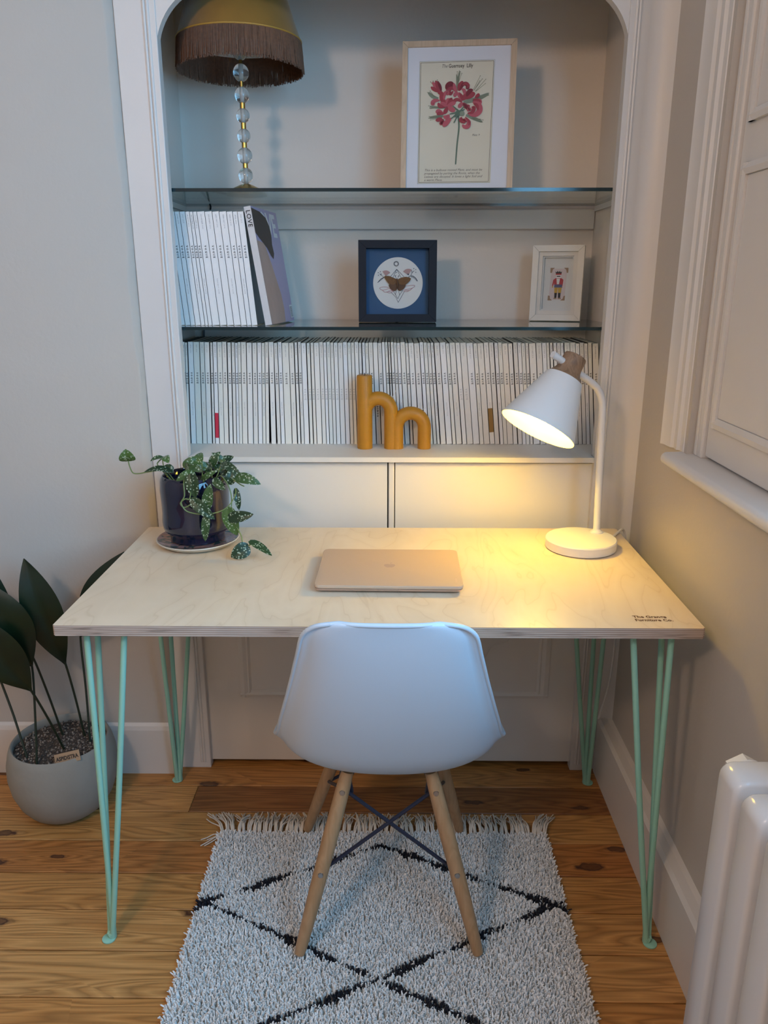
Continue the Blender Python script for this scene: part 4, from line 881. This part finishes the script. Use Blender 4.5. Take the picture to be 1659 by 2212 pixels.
AS = [((-0.818,0.50,0.402),(-0.792,0.50,0.19)),((-0.87,0.43,0.432),(-0.863,0.37,0.188)),((-0.864,0.40,0.380),(-0.823,0.44,0.19)),((-0.784,0.53,0.464),(-0.766,0.47,0.19)),((-0.974,0.46,0.392),(-0.901,0.40,0.19)),((-0.90,0.50,0.42),(-0.85,0.50,0.19))]
for (B, T, w_, N), (b0, s0) in zip(AL, AS):
    mb = MB(); leaf(mb, B, T, w_, N, lance, curl=.10, fold=.22, nu=6, nv=18, wave=.02)
    lf = obj('leaf', mb, M_asp, asp, True, angle=80)
    obj('stem', MB().tube(smooth_path([s0, ((b0[0]+s0[0])/2, (b0[1]+s0[1])/2+.004, (b0[2]+s0[2])/2), b0, tuple(Vector(b0)+(Vector(T)-Vector(b0))*.12+Vector((0,-.006,0)))], 5), [.0029]*10+[.0029-.0003*k for k in range(6)], 8), M_aspst, asp, True)

# ------------------------------------------------------------------ chair
ch = thing('chair', 'white moulded plastic chair with beech legs pulled up to the desk', 'chair', (.022, .16, .02))
CX = .022
PRF = [(-.135,.812),(-.128,.79),(-.112,.735),(-.090,.665),(-.063,.59),(-.032,.515),(.003,.446),(.046,.404),(.105,.387),(.170,.386),(.240,.396),(.310,.414),(.355,.424),(.385,.418),(.397,.400)]
HWT = [.131,.136,.147,.163,.182,.201,.215,.223,.225,.225,.224,.214,.200,.180,.160]
EDG = [.018,.024,.032,.042,.052,.064,.076,.084,.080,.066,.040,.032,.022,.012,.006]
K = 8; dense = smooth_path([(0,y,z) for y, z in PRF], K)
arc = [0.0]
for k in range(1, len(dense)): arc.append(arc[-1]+(dense[k]-dense[k-1]).length)
smp = [0,.0012,.0035,.007,.012,.018,.025,.033,.042,.052]
while smp[-1] < arc[-1]-.016: smp.append(smp[-1]+.0145)
smp.append(arc[-1])
cen = [Vector((0, float(np.interp(q, arc, [p.y for p in dense])), float(np.interp(q, arc, [p.z for p in dense])))) for q in smp]; nvv = len(cen)
sta = [float(np.interp(q, arc, [k/K for k in range(len(dense))])) for q in smp]
hwv = [float(np.interp(t, range(len(HWT)), HWT)) for t in sta]; edv = [float(np.interp(t, range(len(EDG)), EDG)) for t in sta]
RC = .044
hwv = [h-RC+math.sqrt(RC*RC-(RC-q)**2) if q < RC else h for h, q in zip(hwv, smp)]
NU = 16; sv = []
for i, c in enumerate(cen):
    tg = (cen[min(i+1,nvv-1)]-cen[max(i-1,0)]).normalized(); nn = Vector((0, -tg.z, tg.y))   # inside normal: forward on the back, up on the seat
    if nn.y < 0 and nn.z < 0: nn = -nn
    for j in range(-NU, NU+1):
        u = j/NU; au = abs(u)
        lip = max(0, (au-.90)/.10)
        x = math.copysign(1, u)*(hwv[i]*(.93*math.sin(min(au,1)*PI/2*.92)/math.sin(PI/2*.92)+.07*au) + .010*lip)
        d = edv[i]*(au**2.2) - .006*lip
        top_dip = -.007*au*au*max(0, 1-smp[i]/.12)
        sv.append((CX+x, c.y+nn.y*d, c.z+nn.z*d+top_dip))
m = 2*NU+1
shell = MB().add(sv, [(i*m+j, i*m+j+1, (i+1)*m+j+1, (i+1)*m+j) for i in range(nvv-1) for j in range(2*NU)])
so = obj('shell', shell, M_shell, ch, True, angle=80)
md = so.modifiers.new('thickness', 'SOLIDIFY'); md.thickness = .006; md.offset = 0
rim = [sv[j] for j in range(m)]+[sv[i*m+m-1] for i in range(1,nvv)]+[sv[(nvv-1)*m+j] for j in range(m-2,-1,-1)]+[sv[i*m] for i in range(nvv-2,0,-1)]
rim = [Vector(p) for p in rim]
for _ in range(2): rim = [rim[k]*.5+(rim[k-1]+rim[(k+1)%len(rim)])*.25 for k in range(len(rim))]
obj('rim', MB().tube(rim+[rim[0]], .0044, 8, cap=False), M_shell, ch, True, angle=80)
LT = [((-.085,.062,.396),(-.162,-.026,.020)),((.085,.062,.396),(.190-.005,-.022,.020)),((-.088,.262,.405),(-.186,.352,.020)),((.088,.262,.405),(.178,.355,.020))]
LT = [((CX+a[0],a[1],a[2]),(b[0] if abs(b[0])>1 else b[0]+(0 if i%2==0 else .022),b[1],b[2])) for i,(a,b) in enumerate(LT)]
for a_, b_ in LT:
    A_, B_ = Vector(a_), Vector(b_)
    P = [A_+(B_-A_)*t for t in (0,.08,.35,.7,.97,1)]
    lgo = obj('leg', MB().tube(P, [.0125,.0145,.0160,.0150,.0122,.0108], 16), M_beech, ch, True, angle=40)
    for t in (.10, .545):
        q = A_+(B_-A_)*t; out = Vector((0,-1,.15)) if A_.y < .16 else Vector((0,1,.1))
        p0 = q+out.normalized()*(.0125 if t < .2 else .0135)
        obj('bolt', MB().tube([p0, p0+out.normalized()*.0035], [.0062,.0050], 14), M_steel, lgo, True, angle=40)
def lp_(i, t): A_, B_ = Vector(LT[i][0]), Vector(LT[i][1]); return A_+(B_-A_)*t
for (i, j) in ((0,1),(1,0),(2,3),(3,2),(0,2),(2,0),(1,3),(3,1)):
    s0 = lp_(i,.12); s1 = lp_(j,.545); c_ = (Vector((CX,.16,0))-Vector((s0.x,s0.y,0))).normalized()*.012
    obj('brace', MB().tube([s0+c_, s1+(Vector((CX,.16,0))-Vector((s1.x,s1.y,0))).normalized()*.008], .0040, 8), M_iron, ch, True)
fm = MB()
for (i, j) in ((0,2),(1,3)): fm.tube([lp_(i,.045), lp_(j,.045)], .0045, 8)
for i in range(4):
    q = lp_(i,.06); c_ = (Vector((CX,.16,q.z))-q).normalized()
    fm.tube([q+c_*.012, q+c_*.018+Vector((0,0,-.034))], .0060, 8)
    fm.tube([q+Vector((0,0,.0)), Vector((CX+(q.x-CX)*.8, .16+(q.y-.16)*.8, .397))], .008, 8)
obj('under_frame', fm, M_iron, ch, True)

# ------------------------------------------------------------------ rug
rg = thing('shag_rug', 'cream shaggy rug with black diamond lines and tasselled end', 'rug', (.006, -.2, 0))
RX0, RX1, RY0, RY1 = -.408, .420, -.80, .352
M_base = pm('rug weave', (.38,.34,.28), .95); M_tuft = pm('cream wool', (.86,.85,.83), .9, var=.04, vscale=18); M_tuftb = pm('black wool', (.012,.012,.02), .95)
obj('woven_base', MB().box(RX0, RX1, RY0, RY1, .0003, .005), M_base, rg)
def zig(x):
    return [(.302-.475*abs(x)), (-.081+.50*abs(x)), (-.081-.475*abs(x)), (-.464+.50*abs(x)), (-.464-.475*abs(x))]
wv_ = lambda x, y: .5+.25*math.sin(31*x+17*y+.5)+.25*math.sin(67*x-41*y+1.3)
tv = []; tf = []; tm = []; step = .0043
nx, ny = int((RX1-RX0)/step), int((RY1-RY0)/step)
for iy in range(ny+1):
    for ix in range(nx+1):
        x = RX0+ix*step+random.uniform(-.0024,.0024); y = RY0+iy*step+random.uniform(-.0024,.0024)
        dmin = min(abs(y-zz)/1.11 for zz in zig(x))
        blk = dmin < .0012+.0105*wv_(x, y)**1.3 and random.random() < .93
        lx, ly = random.gauss(0,.0026), random.gauss(-.001,.0026)
        ex = max(0, 1-min(x-RX0, RX1-x)/.01); ey = max(0, 1-min(y-RY0, RY1-y)/.01)
        lx += math.copysign(.003*ex, x-.006); ly += math.copysign(.002*ey, y+.2)
        h = random.uniform(.0120,.0158)+.0012*math.sin(x*23+y*31); h *= 1-.25*ex
        r = random.uniform(.0018,.0025); a0 = random.uniform(0,2); o = len(tv)
        for (t, rr) in ((0,.9),(.62,1.0)):
            for k in range(3): tv.append((x+lx*t*t+r*rr*math.cos(a0+k*2.094), y+ly*t*t+r*rr*math.sin(a0+k*2.094), .003+h*t))
        for k in range(3): tv.append((x+lx+r*.72*math.cos(a0+k*2.094), y+ly+r*.72*math.sin(a0+k*2.094), .003+h))
        for k in range(3):
            k2 = (k+1)%3; tf += [(o+k,o+k2,o+3+k2,o+3+k),(o+3+k,o+3+k2,o+6+k2,o+6+k)]
        tf.append((o+6,o+7,o+8)); tm += [1 if blk else 0]*7
pile = MB(); pile.v = tv; pile.f = tf; pile.m = tm
pv = obj('pile', pile, [M_tuft, M_tuftb], rg); pv['kind'] = 'stuff'
fr = MB(); M_yarn = pm('cream yarn', (.68,.62,.54), .95)
ntas = 62
for k in range(ntas):
    bx = RX0+.006+(RX1-RX0-.012)*k/(ntas-1)
    sway = random.gauss(0,.012)
    if k < 3: sway = -.03-.01*(2-k)
    if k > ntas-4: sway = .03
    for q in range(9):
        x0 = bx+random.uniform(-.004,.004); L = random.uniform(.052,.082); s1 = sway+random.gauss(0,.008); hz_ = random.uniform(.004,.016)
        y0 = RY1-.002
        p = [(x0,y0,.006),(x0+s1*.2,y0+L*.3,.008+hz_),(x0+s1*.6+random.gauss(0,.003),y0+L*.7,.005+hz_*.6),(x0+s1+random.gauss(0,.004),y0+L,.003+random.uniform(0,.006))]
        if k in (0,1) and q < 2: p = [(x0,y0-.004,.006),(x0-.02,y0-.006-q*.012,.008),(x0-.035,y0-.016-q*.016,.006),(x0-.05,y0-.02-q*.022,.003)]
        fr.tube(smooth_path(p, 3), .0016, 4)
fo = obj('fringe', fr, M_yarn, rg, True, angle=90); fo['kind'] = 'stuff'

# ------------------------------------------------------------------ radiator
rd = thing('radiator', 'white cast iron column radiator under the window', 'radiator', (.545, -.6, 0))
RZ0, RZ1, RXa, RXb = .09, .692, .500, .592
def column_section(yc, feet):
    s_ = MB(); hw = .0285
    # rounded top / bottom headers and two columns, section profile in (x, z) extruded along y with soft edges
    def rr(x0, x1, z0, z1, r, n=5):
        out = []
        for cx, cz, a0 in ((x1-r,z1-r,0),(x0+r,z1-r,PI/2),(x0+r,z0+r,PI),(x1-r,z0+r,3*PI/2)):
            out += [(cx+r*math.cos(a0+PI/2*k/n), cz+r*math.sin(a0+PI/2*k/n)) for k in range(n+1)]
        return out
    outer = rr(RXa, RXb, RZ0, RZ1, .020)
    n = len(outer); v = []
    for (y, ins) in ((yc-hw,.0065),(yc-hw+.0022,.0025),(yc-hw+.007,0),(yc+hw-.007,0),(yc+hw-.0022,.0025),(yc+hw,.0065)):
        pr = rr(RXa+ins, RXb-ins, RZ0+ins, RZ1-ins,   .020-ins*.6); v += [(x,y,z) for x,z in pr]
    f = [(i*n+k, i*n+(k+1)%n, (i+1)*n+(k+1)%n, (i+1)*n+k) for i in range(5) for k in range(n)]
    # the two end faces carry a slot between the columns
    inner = rr(.540, .552, RZ0+.075, RZ1-.075, .0055)
    for base, y, sgn in ((0, yc-hw, 1), (5*n, yc+hw, -1)):
        o = len(v); v += [(x,y,z) for x,z in inner]; f += [(base+k, base+(k+1)%n, o+(k+1)%n, o+k) for k in range(n)]
        o2 = len(v); v += [(x,y+sgn*.016,z) for x,z in inner]; f += [(o+k, o+(k+1)%n, o2+(k+1)%n, o2+k) for k in range(n)]
        f.append(tuple(o2+k for k in range(n)))
    s_.add(v, f)
    so = obj('section', s_, M_rad, rd, True, angle=50)
    if feet: obj('foot', MB().box(.512,.530,yc-.018,yc+.018,0.0005,RZ0+.02,bev=.005).box(.562,.580,yc-.018,yc+.018,.0005,RZ0+.02,bev=.005), M_rad, so, True)
    return so
NS = 9
for k in range(NS):
    yc = -.322-.0285+.0-.0735*k+.0
    column_section(yc, k in (0, NS-1))
    if k < NS-1:
        for z in (RZ1-.045, RZ0+.045): obj('nipple', MB().tube([(.546,yc-.0735+.027,z),(.546,yc-.027,z)], .026, 18), M_rad, rd, True, angle=40)
y_ = -.322
for z in (RZ1-.040, RZ0+.045):
    obj('end_bush', MB().tube([(.550,y_-.002,z),(.550,y_+.012,z)], .031, 20).tube([(.550,y_+.010,z),(.550,y_+.034,z)], .027, 6), M_rad, rd, True, angle=30)
obj('supply_pipe', MB().tube([(.55,y_+.03,RZ0+.045),(.55,y_+.055,RZ0+.045),(.55,y_+.062,RZ0+.02),(.55,y_+.062,.0005)], .0075, 10), M_rad, rd, True)
# thin cable hanging on the cupboard door under the desk
tag(obj('thin_cable', MB().tube(smooth_path([(.36,.648,.43),(.345,.6455,.402),(.305,.6455,.385),(.285,.6455,.35),(.262,.6455,.322),(.235,.6455,.315),(.18,.6455,.33)], 6), .0009, 6), M_cup, None, True), 'thin pale cable looping down the cupboard door under the desk', 'cable')
